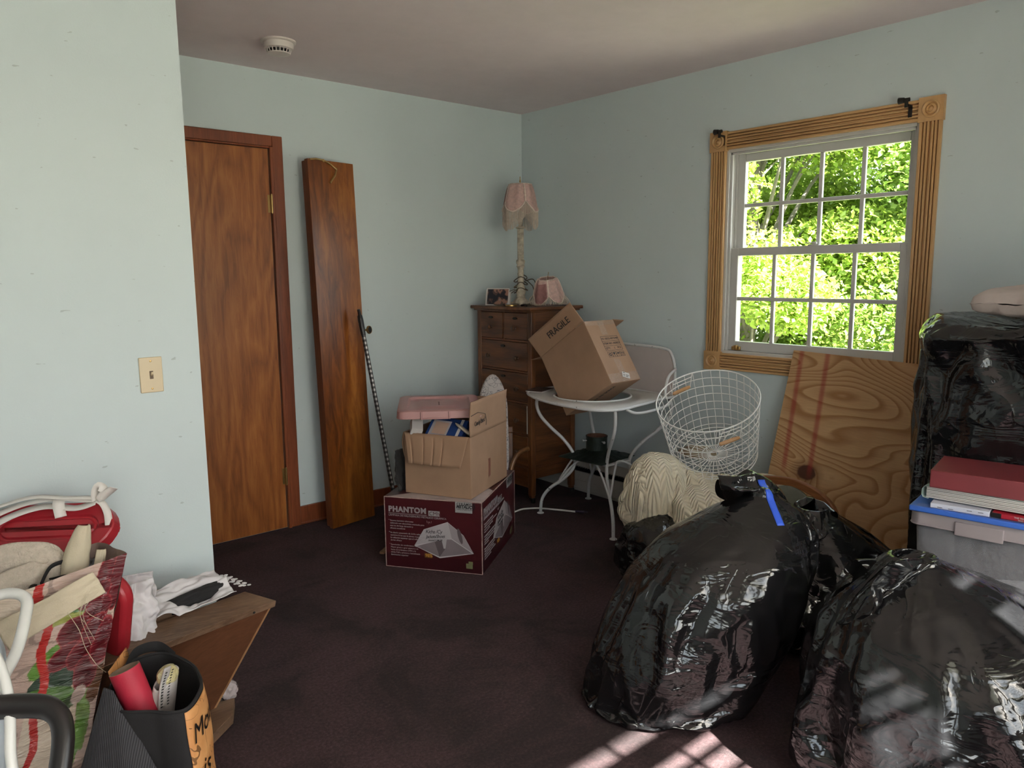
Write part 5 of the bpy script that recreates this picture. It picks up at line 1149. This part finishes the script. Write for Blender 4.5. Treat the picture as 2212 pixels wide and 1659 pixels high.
# things spilling out of it
def tongue(nm, pts, wid, mat, label, cat, curl=.3, seed=1, n=26, thick=.0022, up=(0, 0, 1)):
    P = catmull(pts, 8); m_ = len(P); vs = []
    for i, p in enumerate(P):
        t = (P[min(i+1, m_-1)]-P[max(i-1, 0)]).normalized(); s_ = t.cross(Vector(up)).normalized(); nn = s_.cross(t); w = wid[min(len(wid)-1, int(i/(m_-1)*(len(wid)-1)))] if len(wid) > 1 else wid[0]
        q = i/(m_-1)*(len(wid)-1); a = int(q); b = min(a+1, len(wid)-1); w = wid[a]+(wid[b]-wid[a])*(q-a)
        for k in range(n):
            x = (k/(n-1)-.5); ang = x*curl*2*PI; r_ = w/(curl*2*PI) if curl > .02 else 1e3
            vs.append(p+s_*(r_*math.sin(ang))+nn*(r_*(math.cos(ang)-1)+.004*nz((x*6, i*.25, 0), 1, seed)))
    g = G(); g.add(vs, [(i*n+k, i*n+k+1, (i+1)*n+k+1, (i+1)*n+k) for i in range(m_-1) for k in range(n-1)])
    o = g.build(nm, mat, None, smooth=180, solid=thick); return tag(recenter(o), label, cat)
tongue('linen_scrap', [(-3.115, -1.765, .60), (-3.105, -1.762, .66), (-3.092, -1.755, .71), (-3.083, -1.752, .757)], [.11, .12, .10, .05], 'linen', 'upright folded piece of natural linen poking from the floral bag', 'fabric', curl=.62, seed=3, up=(.3, -1, 0))
tongue('linen_scrap', [(-3.07, -1.775, .60), (-3.062, -1.775, .65), (-3.055, -1.77, .69)], [.04, .04, .03], 'linen', 'narrow linen end beside the upright folded piece', 'fabric', curl=.45, seed=5, up=(.3, -1, 0))
tongue('linen_strip', [(-3.09, -1.875, .645), (-3.14, -1.885, .632), (-3.19, -1.88, .610), (-3.25, -1.865, .584), (-3.30, -1.85, .56)], [.062, .062, .062, .068, .075], 'linen', 'frayed linen strip lying over the front rim of the floral bag', 'fabric', curl=.10, seed=8, up=(.2, -.8, .55))
g = G(); rnd = random.Random(4)
for k in range(4): g.tube(catmull([(-3.11+rnd.uniform(-.02, .02), -1.90, .63), (-3.12+rnd.uniform(-.03, .02), -1.91, .59), (-3.12+rnd.uniform(-.03, .03), -1.905, .54+rnd.uniform(-.05, .03))], 4), .0006, 4)
g.tube(catmull([(-3.17, -1.905, .60), (-3.15, -1.91, .55), (-3.14, -1.91, .50), (-3.12, -1.91, .45), (-3.10, -1.905, .42)], 5), .0007, 4)
tag(recenter(g.build('loose_threads', 'linen', None)), 'loose cream threads hanging from the frayed linen strip', 'thread', kind='stuff')
tongue('knitted_scarf', [(-3.30, -1.70, .66), (-3.26, -1.70, .685), (-3.22, -1.71, .69), (-3.175, -1.715, .685), (-3.165, -1.725, .665), (-3.19, -1.74, .648), (-3.24, -1.745, .635), (-3.30, -1.75, .62)], [.11, .10, .09, .075, .07, .09, .10, .11], plain('beige_openwork_knit', (.50, .43, .35), .95, var=.08, sc=60, bump=.9, bsc=110, bd=.006), 'rolled beige knitted fabric at the left of the floral bag', 'scarf', curl=.22, seed=11, up=(0, -1, .2))
for k, (ps, r_) in enumerate(((((-3.20, -1.78, .64), (-3.17, -1.74, .665), (-3.13, -1.73, .668), (-3.12, -1.70, .66), (-3.15, -1.67, .65)), .007), (((-3.24, -1.79, .60), (-3.20, -1.80, .63), (-3.16, -1.765, .645), (-3.11, -1.74, .64)), .008), (((-3.29, -1.815, .565), (-3.24, -1.835, .585), (-3.20, -1.83, .605), (-3.185, -1.80, .635)), .006))):
    pass
g = G()
for ps, r_ in ((((-3.20, -1.78, .64), (-3.17, -1.74, .665), (-3.13, -1.73, .668), (-3.12, -1.70, .66), (-3.15, -1.67, .65), (-3.18, -1.72, .63), (-3.14, -1.76, .64), (-3.12, -1.72, .62), (-3.17, -1.70, .64), (-3.22, -1.76, .625), (-3.24, -1.81, .60), (-3.29, -1.815, .575)), .0065),): g.tube(catmull(ps, 7), r_, 8, flat=.4)
tag(recenter(g.build('black_strap', 'black_fabric', None, smooth=60)), 'tangled black strap among the fabric inside the floral bag', 'strap')
cf = cloth_patch('dark_garment', (-3.28, -1.80, .575), (1, .05, .1), (.1, 1, .15), .25, .14, plain('dark_brown_fabric', (.045, .035, .035), .8, var=.4, bump=.5, bsc=30), amp=.05, seed=4); tag(recenter(cf), 'dark crumpled garment stuffed inside the floral bag', 'garment')
cf = cloth_patch('patterned_scrap', (-3.08, -1.81, .62), (-.3, .9, .1), (.8, .3, .3), .13, .05, plain('grey_marbled_fabric', (.20, .20, .21), .7, var=.8, sc=60), amp=.03, seed=14); tag(recenter(cf), 'grey marbled fabric scrap at the right corner inside the floral bag', 'fabric')
# red round-edged case tucked behind the bag's right edge
g = G(); g.prism(rrect(-.075, .075, -.13, .13, .06), -.02, .02, frame((-3.055, -1.735, .50), (.35, -.55, -.2), (.0, -.25, 1))); tag(recenter(g.build('red_tray', 'red_plastic', None, bevel=.012, seg=3)), 'rounded red plastic tray wedged behind the right edge of the floral bag', 'tray')
# ------------------------------------------------ white linens against the wall
for k, (P0, ex, ey, w, h, lab) in enumerate((((-3.03, -1.72, .37), (.75, .25, .0), (.0, .25, 1), .13, .17, 'creased white cotton cloth hanging beside the rounded red tray'), ((-3.06, -1.60, .42), (.9, .1, -.1), (.1, .3, 1), .17, .12, 'white cotton cloth piled against the near wall behind the red tray'), ((-2.93, -1.66, .40), (.97, .22, -.03), (-.2, .85, .30), .28, .13, 'white lace-edged cloth lying behind the oak shelf'))):
    o = cloth_patch('white_cloth', P0, ex, ey, w, h, 'white_cloth', amp=.035, seed=20+k, n=(44, 40), sc=2.6); tag(recenter(o), lab, 'cloth')
def pouchf(u, v, x, y, z): e = math.sin(PI*u)**.5*math.sin(PI*v)**.5; return x, y, z+.03*e
o = cloth_patch('black_sleeve', (-2.85, -1.60, .385), (.95, .25, .02), (-.15, .6, .75), .20, .045, 'black_fabric', amp=.01, seed=31, fn=pouchf); tag(recenter(o), 'narrow black fabric sleeve lying on the lace-edged cloth', 'fabric')
g = G()
for k in range(26): g.lathe([(.001, 0), (.0065, .001), (.0065, .002), (.001, .003)], 8, Matrix.Translation((-2.665+.012*math.sin(k*1.3)+.002*k, -1.50-.003*k, .425-.001*k)))
tag(recenter(g.build('lace_trim', 'white_cloth', None)), 'strip of white lace trim at the end of the black sleeve', 'lace', kind='stuff')
# heap under the linens (box)
G().box(-3.02, -2.80, -1.55, -1.31, 0, .36).build('packing_box', 'card', None, bevel=.003)
o = bpy.data.objects['packing_box']; tag(recenter(o), 'brown box under the white cloths behind the oak shelf', 'box')
# ------------------------------------------------ oak corner shelf
M['oak_lt'] = wood('mid_oak_veneer', (.085, .045, .025), (.17, .098, .060), (.24, .145, .092), 0, 1, 18, 4, .45)
M['oak_panel'] = wood('reddish_panel_wood', (.06, .022, .010), (.10, .038, .017), (.14, .055, .026), 0, 1, 12, 2, .4)
sh = thing('corner_shelf', 'oak veneered shelf unit with a triangular side panel tipped on the carpet', 'shelf', (-2.82, -1.70, 0))
sx_ = Vector((.505, .145, -.030)).normalized(); SA = Vector((-2.545, -1.642, .352))
SM = Matrix.Identity(4); sy_ = Vector((-.25, .95, .22)); sy_ = (sy_-sx_*sy_.dot(sx_)).normalized(); sz_ = sx_.cross(sy_)
for i in range(3): SM[i][0] = sx_[i]; SM[i][1] = sy_[i]; SM[i][2] = sz_[i]; SM[i][3] = SA[i]
G().hexa([SM @ Vector(p) for p in ((-.62, .10, -.022), (-.62, 0, -.022), (0, 0, -.022), (-.045, .10, -.022))][::1], [SM @ Vector(p) for p in ((-.62, .10, 0), (-.62, 0, 0), (0, 0, 0), (-.045, .10, 0))]).build('top_board', 'oak_lt', sh, bevel=.0015)
foot = Vector((-2.745, -1.598, .03)); dn_ = foot-SA
PMx = Matrix.Identity(4); px_ = -sx_; pyy = (dn_-px_*dn_.dot(px_)).normalized(); pzz = px_.cross(pyy)
for i in range(3): PMx[i][0] = px_[i]; PMx[i][1] = pyy[i]; PMx[i][2] = pzz[i]; PMx[i][3] = SA[i]
fu, fv = dn_.dot(px_), dn_.dot(pyy)
tri = [(.014, .022), (.60, .022), (.60, fv), (fu, fv)]
if pzz.y > 0: z0_, z1_ = .006, .016
else: z0_, z1_ = -.016, -.006
g = G(); g.prism(tri, z0_, z1_, PMx); g.build('side_panel', 'oak_panel', sh)
g = G(); e0, e1_ = Vector((.014, .022, 0)), Vector((fu, fv, 0)); dd = (e1_-e0).normalized(); nn2 = Vector((-dd.y, dd.x, 0))
g.prism([(e0-nn2*.004).to_tuple()[:2], (e0+nn2*.004).to_tuple()[:2], (e1_+nn2*.004).to_tuple()[:2], (e1_-nn2*.004).to_tuple()[:2]], z0_-.001, z1_+.001, PMx); g.build('edge_banding', wood('light_edge_band', (.22, .10, .04), (.34, .17, .08), (.4, .22, .11), 2), sh)
G().hexa([(-2.80, -1.73, .004), (-2.715, -1.665, .004), (-2.675, -1.575, .004), (-2.90, -1.52, .004)][::1], [(-2.80, -1.73, .035), (-2.715, -1.665, .035), (-2.675, -1.575, .035), (-2.90, -1.52, .035)]).build('lower_board', 'oak_lt', sh, bevel=.0015)
G().lathe([(.004, 0), (.004, .002)], 10, frame(SM @ Vector((-.085, -.001, -.012)), sx_, sz_)).build('peg_hole', 'black', sh)
g = G(); rnd = random.Random(2)
g.grid(lambda u, v: tuple(Vector((-2.675, -1.50, .03))+Vector((.035*math.cos(u*2*PI), .04*math.sin(u*2*PI), .0))*math.sin(PI*v)*(1+.4*nz((math.cos(u*6.28)*3, math.sin(u*6.28)*3, v*5)))+Vector((0, 0, .035*math.cos(PI*v)))), 26, 18, closeu=True)
tag(recenter(g.build('cellophane_wrapper', film_mat('crinkled_cellophane', (.70, .60, .60), .6, .1), None, smooth=25)), 'crumpled clear wrapper on the carpet behind the oak shelf', 'wrapper')
# ------------------------------------------------ black tote with an orange printed side
rim = catmull([(-3.125, -2.125, .426), (-3.07, -2.178, .424), (-3.012, -2.221, .424), (-2.955, -2.16, .426), (-2.935, -2.07, .430), (-2.955, -1.975, .436), (-3.01, -1.925, .436), (-3.07, -1.95, .434), (-3.12, -2.03, .430)], 10, closed=True)
tb = thing('tote_bag', 'black tote bag with an orange printed side, holding a red tube', 'tote bag', (-3.06, -2.07, 0))
nR = len(rim)
def wallf(u, v, off=0.):
    k_ = (u*nR) % nR; p = rim[int(k_) % nR].lerp(rim[(int(k_)+1) % nR], k_-int(k_)); v = min(1, max(0, v)); c_ = Vector((-3.055, -2.07, 0)); d = Vector((p.x-c_.x, p.y-c_.y, 0)); k = 1+.20*v**.7*(1 if d.x > 0 else .4)+off
    q = c_+d*k; return Vector((q.x+.006*nz((u*9, v*5, 1)), q.y+.006*nz((u*9, v*5, 3)), p.z*(1-v)+.004))
g = G(); g.grid(lambda u, v: wallf(u, v), nR, 24, closeu=True); g.build('bag_body', 'black_fabric', tb, smooth=180, solid=.002)
g = G(); g.tube([wallf(i/nR, 0) for i in range(nR)], .004, 6, closed=True); g.build('rim_binding', 'black_fabric', tb, smooth=60)
n = NT('orange_map_print'); v_ = n.noise(n.coord(), 9, 3, .6, .8); ln_ = n.math('LESS_THAN', n.math('ABSOLUTE', n.math('SUBTRACT', v_, .5)), .006)
n.bsdf(n.mix(ln_, n.ramp(n.noise(n.coord(), 14, 4), [(.3, (.52, .22, .07)), (.7, (.68, .34, .13))]), (.20, .09, .03)), .55); M['orange_print'] = n.m
u0_, u1_ = 19.5/nR, 47/nR
g = G(); g.grid(lambda u, v: wallf(u0_+(u1_-u0_)*u, .012+v*.95, .022), 28, 24); g.build('orange_side', 'orange_print', tb, smooth=180, solid=.001)
for s_, vv, uu, sz in (('Mom', .20, .06, .062), ('is', .42, .12, .065), ('Who', .64, .08, .070), ('makes', .88, .06, .06)):
    tg = G(); tg.text(s_, sz, Matrix.Identity(4), shear=.2, bold=.001)
    Lw = .26; g = G(); g.add([wallf(u0_+(u1_-u0_)*(uu+x/Lw), vv-y/.42, .046) for x, y, z in tg.v], tg.f); g.build('lettering', 'ink', tb)
g = G(); g.tube(catmull([(-3.06, -1.945, .43), (-3.03, -1.92, .455), (-2.98, -1.92, .452), (-2.955, -1.96, .43)], 8), .016, 8, flat=.12); g.build('strap', 'black_fabric', tb, smooth=60)
rt_ = thing('cardboard_tube', 'red mailing tube standing in the black tote bag', 'tube', (-3.05, -2.07, .20)); tA, tB = Vector((-3.085, -2.03, .475)), Vector((-3.04, -2.09, .275)); td = (tB-tA).normalized(); tB = tA+td*.36
TMx = frame(tA, td.orthogonal(), td.cross(td.orthogonal()))
G().lathe([(.0345, 0), (.0345, .30)], 40, TMx, cap=False).build('tube_wall', plain('red_paper_tube', (.46, .018, .045), .6, var=.08, bump=.2, bsc=200), rt_, smooth=60)
G().lathe([(.0345, .0), (.031, -.0005), (.031, .29), (.001, .295)], 40, TMx, cap=False).build('tube_lining', plain('kraft_tube_inside', (.28, .20, .14), .8), rt_, smooth=50)
# leather pouch in the tote
g = G()
def pch(u, v): a = u*2*PI; r = .038*(1-.25*v)*(1+.12*math.cos(2*a)); return (r*math.cos(a), .7*r*math.sin(a), .14*v+.018*math.cos(a)*v+.004*nz((math.cos(a)*2, math.sin(a)*2, v*6)))
PO = rot_to((-3.03, -2.05, .295), .15, .15, .6); po_ = thing('leather_pouch', 'stitched white leather pouch holding a crumpled yellow wrapper, in the black tote bag', 'pouch', (-3.005, -2.055, .295))
g.grid(pch, 40, 24, closeu=True, M=PO); g.build('body', plain('white_leather', (.52, .47, .45), .6, var=.08, bump=.5, bsc=25, bd=.01), po_, smooth=180, solid=.003)
g = G(); g.grid(lambda u, v: PO @ Vector((-.036+.03*u*(1-.3*v), -.018+.005*math.sin(v*3), .08+.10*v)), 8, 14); g.build('flap', MC['white_leather'], po_, smooth=180, solid=.004)
g = G()
for k in range(13):
    for sgn in (0, 1): p = PO @ Vector((-.034+.022*sgn, -.0225+.005*math.sin((k/13)*3), .085+.007*k)); g.tube([p, p+Vector((.004, -.001, .002))], .0011, 5)
g.build('stitching', 'ink', po_)
g = G(); g.grid(lambda u, v: PO @ Vector((.004+.028*math.sin(PI*v)*math.cos(u*2*PI)*(1+.3*nz((math.cos(u*6.3)*2, math.sin(u*6.3)*2, v*4))), .022*math.sin(PI*v)*math.sin(u*2*PI), .145+.026*math.cos(PI*v))), 30, 18, closeu=True)
tag(recenter(g.build('wrapper', plain('pale_yellow_foil', (.55, .47, .25), .35, var=.2, bump=1, bsc=40, bd=.01), None, smooth=30)), 'crumpled pale yellow wrapper in the white leather pouch', 'wrapper')
for k, (P0, ex, ey, w, h, m_, lab) in enumerate((((-3.095, -1.985, .36), (.6, .8, .1), (-.0, .2, 1), .10, .10, M['orange_print'], 'orange printed folder edge behind the red tube'), ((-3.085, -2.01, .34), (.6, .75, .1), (0, .1, 1), .10, .09, M['red_plastic'], 'red folder edge behind the red tube'))):
    tag(recenter(cloth_patch('folder', P0, ex, ey, w, h, m_, amp=.002, seed=k, thick=.002, n=(6, 6))), lab, 'folder')
# ------------------------------------------------ charcoal corduroy hanging between the bags
n = NT('charcoal_corduroy'); s_ = n.sep(n.coord()); st_ = n.math('SINE', n.math('MULTIPLY', n.math('ADD', s_[0], n.math('MULTIPLY', s_[1], -.9)), 1100)); n.bsdf(n.ramp(st_, [(.2, (.022, .021, .024)), (.8, (.060, .058, .064))]), .85, normal=n.bump(st_, .4, .002)); M['corduroy'] = n.m
g = G()
def cord(u, v):
    a = Vector((-3.143, -2.095, .478)).lerp(Vector((-3.130, -2.115, .474)), u); b = Vector((-3.30, -2.08, .006)).lerp(Vector((-2.98, -2.33, .006)), u)
    p = a.lerp(b, v); return p+Vector((-.35, -.9, 0))*(.035*math.sin(v*PI)*math.sin(u*PI)+.012*math.sin(u*11)*v)
g.grid(cord, 60, 60); tag(recenter(g.build('corduroy_trousers', 'corduroy', None, smooth=180, solid=.004)), 'charcoal ribbed fabric hanging between the floral bag and black tote', 'fabric')
# ------------------------------------------------ black armchair corner, blue plastic bag, white tubing
ch_ = thing('plastic_armchair', 'black plastic armchair at the picture edge, only its arm in view', 'armchair', (-3.62, -2.55, 0))
arm = catmull([(-3.62, -2.36, .675), (-3.50, -2.39, .680), (-3.40, -2.435, .686), (-3.325, -2.485, .686), (-3.298, -2.515, .678), (-3.292, -2.54, .655), (-3.305, -2.57, .61), (-3.33, -2.60, .55), (-3.345, -2.62, .48), (-3.35, -2.63, .42)], 6)
G().tube(arm, .021, 12, flat=.75).build('arm', plain('black_resin', (.014, .011, .011), .35), ch_, smooth=70)
G().tube([(v.x-.52, v.y-.10, v.z) for v in arm], .021, 12, flat=.75).build('arm', MC['black_resin'], ch_, smooth=70)
G().box(-3.87, -3.34, -2.83, -2.34, .40, .43).build('seat', MC['black_resin'], ch_, bevel=.012)
for x in (-3.85, -3.37):
    for y in (-2.80, -2.37): G().tube([(x, y, .41), (x+(.01 if x > -3.5 else -.01), y, .0)], .016, 8).build('leg', MC['black_resin'], ch_, smooth=60)
G().box(-3.87, -3.62, -2.36, -2.33, .42, .86).build('backrest', MC['black_resin'], ch_, bevel=.01)
bl = sack('plastic_bag', [(.435, -3.50, -2.50, .02), (.45, -3.49, -2.46, .08), (.52, -3.475, -2.40, .095), (.62, -3.45, -2.33, .095), (.71, -3.43, -2.27, .085), (.76, -3.415, -2.235, .06), (.785, -3.41, -2.22, .03)], 17, nu=72, nv=54, frames=14, grow=.14, neck=.02, tail=.03, bend=.2, gap=.012, mat=plain('pale_blue_plastic_film', (.50, .56, .62), .4, var=.04, bump=.4, bsc=14, bd=.02), lump=.08)
tag(recenter(bl), 'pale blue plastic bag on the black armchair', 'bag')
cp2 = thing('white_hose', 'thick white cable looped over the pale blue bag', 'cable', (-3.32, -2.34, .6))
G().tube(catmull([(-3.40, -2.13, .745), (-3.33, -2.16, .772), (-3.300, -2.185, .778), (-3.285, -2.215, .770), (-3.295, -2.254, .748), (-3.32, -2.31, .712), (-3.355, -2.37, .690), (-3.375, -2.41, .680), (-3.42, -2.46, .66)], 8), .0105, 12).build('loop', 'white_metal', cp2, smooth=70)
G().tube(catmull([(-3.395, -2.38, .74), (-3.365, -2.395, .757), (-3.355, -2.42, .735), (-3.353, -2.46, .69), (-3.362, -2.50, .63), (-3.37, -2.53, .57), (-3.42, -2.55, .50)], 8), .0085, 12).build('loop', 'white_metal', cp2, smooth=70)
cf = cloth_patch('dark_garment', (-1.575, -.835, .350), (.80, .10, .0), (.04, .10, 1), .07, .20, M['dark_cloth'], amp=.03, seed=41); tag(recenter(cf), 'black garment bunched against the far side of the open cardboard box', 'garment')
# ------------------------------------------------------------------ outdoors
n = NT('lawn'); c = n.ramp(n.noise(n.coord(), 3, 5), [(.3, (.15, .15, .11)), (.7, (.24, .235, .19))]); n.bsdf(c, .9); M['lawn'] = n.m
struct(G().box(-40, 60, -60, 60, -3.3, -3.2), 'ground_outside', 'lawn')
def leaf_mat(name, a, b):
    n = NT(name); g = n.n('NewGeometry')
    rnd = n.noise(n.coord(), 3., 3, .7)
    c = n.ramp(rnd, [(.32, a), (.68, b)])
    d = n.n('BsdfDiffuse'); t = n.n('BsdfTranslucent'); s = n.n('BsdfGlossy'); s.inputs['Roughness'].default_value = .4
    n.put(d.inputs[0], c); n.put(t.inputs[0], n.mix(.4, c, (.35, .55, .06))); n.put(s.inputs[0], (.5, .5, .5))
    m1 = n.n('MixShader'); m1.inputs[0].default_value = .45; n.put(m1.inputs[1], d.outputs[0]); n.put(m1.inputs[2], t.outputs[0])
    m2 = n.n('MixShader'); m2.inputs[0].default_value = .05; n.put(m2.inputs[1], m1.outputs[0]); n.put(m2.inputs[2], s.outputs[0])
    n.put(n.out.inputs[0], m2.outputs[0]); return n.m
LM = [leaf_mat('maple_leaf_yellow_green', (.17, .26, .04), (.36, .44, .09)), leaf_mat('leaf_deep_green', (.11, .19, .035), (.26, .35, .08))]
M['bark'] = plain('grey_bark', (.16, .14, .12), .9, var=.2, bump=.6, bsc=30, bd=.02)
def tree(x, y, h, rad, nl, seed, mat, label, ls=.030):
    rs = np.random.RandomState(seed); rnd = random.Random(seed)
    t = thing('leafy_tree', label, 'tree', (x, y, -3.2), 'trees outside the window')
    g = G(); base = -3.2; top = base+h
    tr = catmull([(x, y, base), (x+rnd.uniform(-.1, .1), y, base+h*.3), (x+rnd.uniform(-.3, .3), y+rnd.uniform(-.3, .3), base+h*.6), (x, y, top-.4)], 5)
    g.tube(tr, [.16*(1-i/len(tr)*.85) for i in range(len(tr))], 8)
    cl = []
    for k in range(64):
        zf = rnd.uniform(.12, .97); a = rnd.uniform(0, 2*PI); rr = rad*rnd.uniform(.35, 1.)*(1-.45*abs(zf-.45)/.55)
        e = Vector((x+rr*math.cos(a), y+rr*math.sin(a), base+h*zf+.2)); s = Vector(tr[min(len(tr)-1, int(zf*.8*len(tr)))])
        mid = (s+e)/2+Vector((0, 0, rnd.uniform(-.1, .3)))
        g.tube(catmull([s, mid, e], 4), [.035, .03, .026, .022, .018, .014, .01, .008, .005], 5)
        cl.append((e, rnd.uniform(.4, .85)))
    g.build('trunk', 'bark', t, smooth=60)
    C = np.array([tuple(c[0]) for c in cl]); R = np.array([c[1] for c in cl])
    idx = rs.randint(0, len(cl), nl); d = rs.normal(size=(nl, 3)); d /= np.linalg.norm(d, axis=1)[:, None]
    P = C[idx]+d*(R[idx]*rs.rand(nl)**.45)[:, None]*np.array([1, 1, .7])
    # each leaf: two folded lobes (6 verts, 4 faces)
    nrm = rs.normal(size=(nl, 3))*.6+np.array([0, -.25, .8]); nrm /= np.linalg.norm(nrm, axis=1)[:, None]
    ax = rs.normal(size=(nl, 3)); ax -= nrm*(ax*nrm).sum(1)[:, None]; ax /= np.linalg.norm(ax, axis=1)[:, None]; bx = np.cross(nrm, ax)
    s = ls*(.6+.8*rs.rand(nl))[:, None]
    prof = [(-.9, 0, 0), (.1, .6, .14), (1., 0, -.05), (.1, -.6, .14)]
    V = np.stack([P+s*(ax*a+bx*b+nrm*c) for a, b, c in prof], 1).reshape(-1, 3)
    o0 = np.array(t.location); V = V-o0
    F1 = np.arange(nl)[:, None]*4
    Fq = np.concatenate([F1+np.array([[0, 2, 1]]), F1+np.array([[0, 3, 2]])], 0)
    me = bpy.data.meshes.new('foliage'); me.vertices.add(len(V)); me.vertices.foreach_set('co', V.ravel().astype('f'))
    me.loops.add(Fq.size); me.loops.foreach_set('vertex_index', Fq.ravel().astype('i')); me.polygons.add(len(Fq))
    me.polygons.foreach_set('loop_start', np.arange(len(Fq))*3); me.update(calc_edges=True); me.validate()
    me.materials.append(mat); o = bpy.data.objects.new('foliage', me); COL.objects.link(o); o.parent = t
tree(3.2, .2, 7.2, 1.9, 170000, 1, LM[0], 'bright yellow-green leafy tree outside, through the left window panes')
tree(4.6, -1.6, 7.6, 2.0, 170000, 2, LM[1], 'deeper green leafy tree outside, through the right window panes')
tree(5.6, 2.6, 8.6, 2.5, 90000, 3, LM[1], 'darker green tree standing behind the bright one outside the window', .04)
tree(8.2, .4, 9.2, 2.9, 90000, 4, LM[0], 'tall pale green tree farthest away, filling the middle window panes', .045)
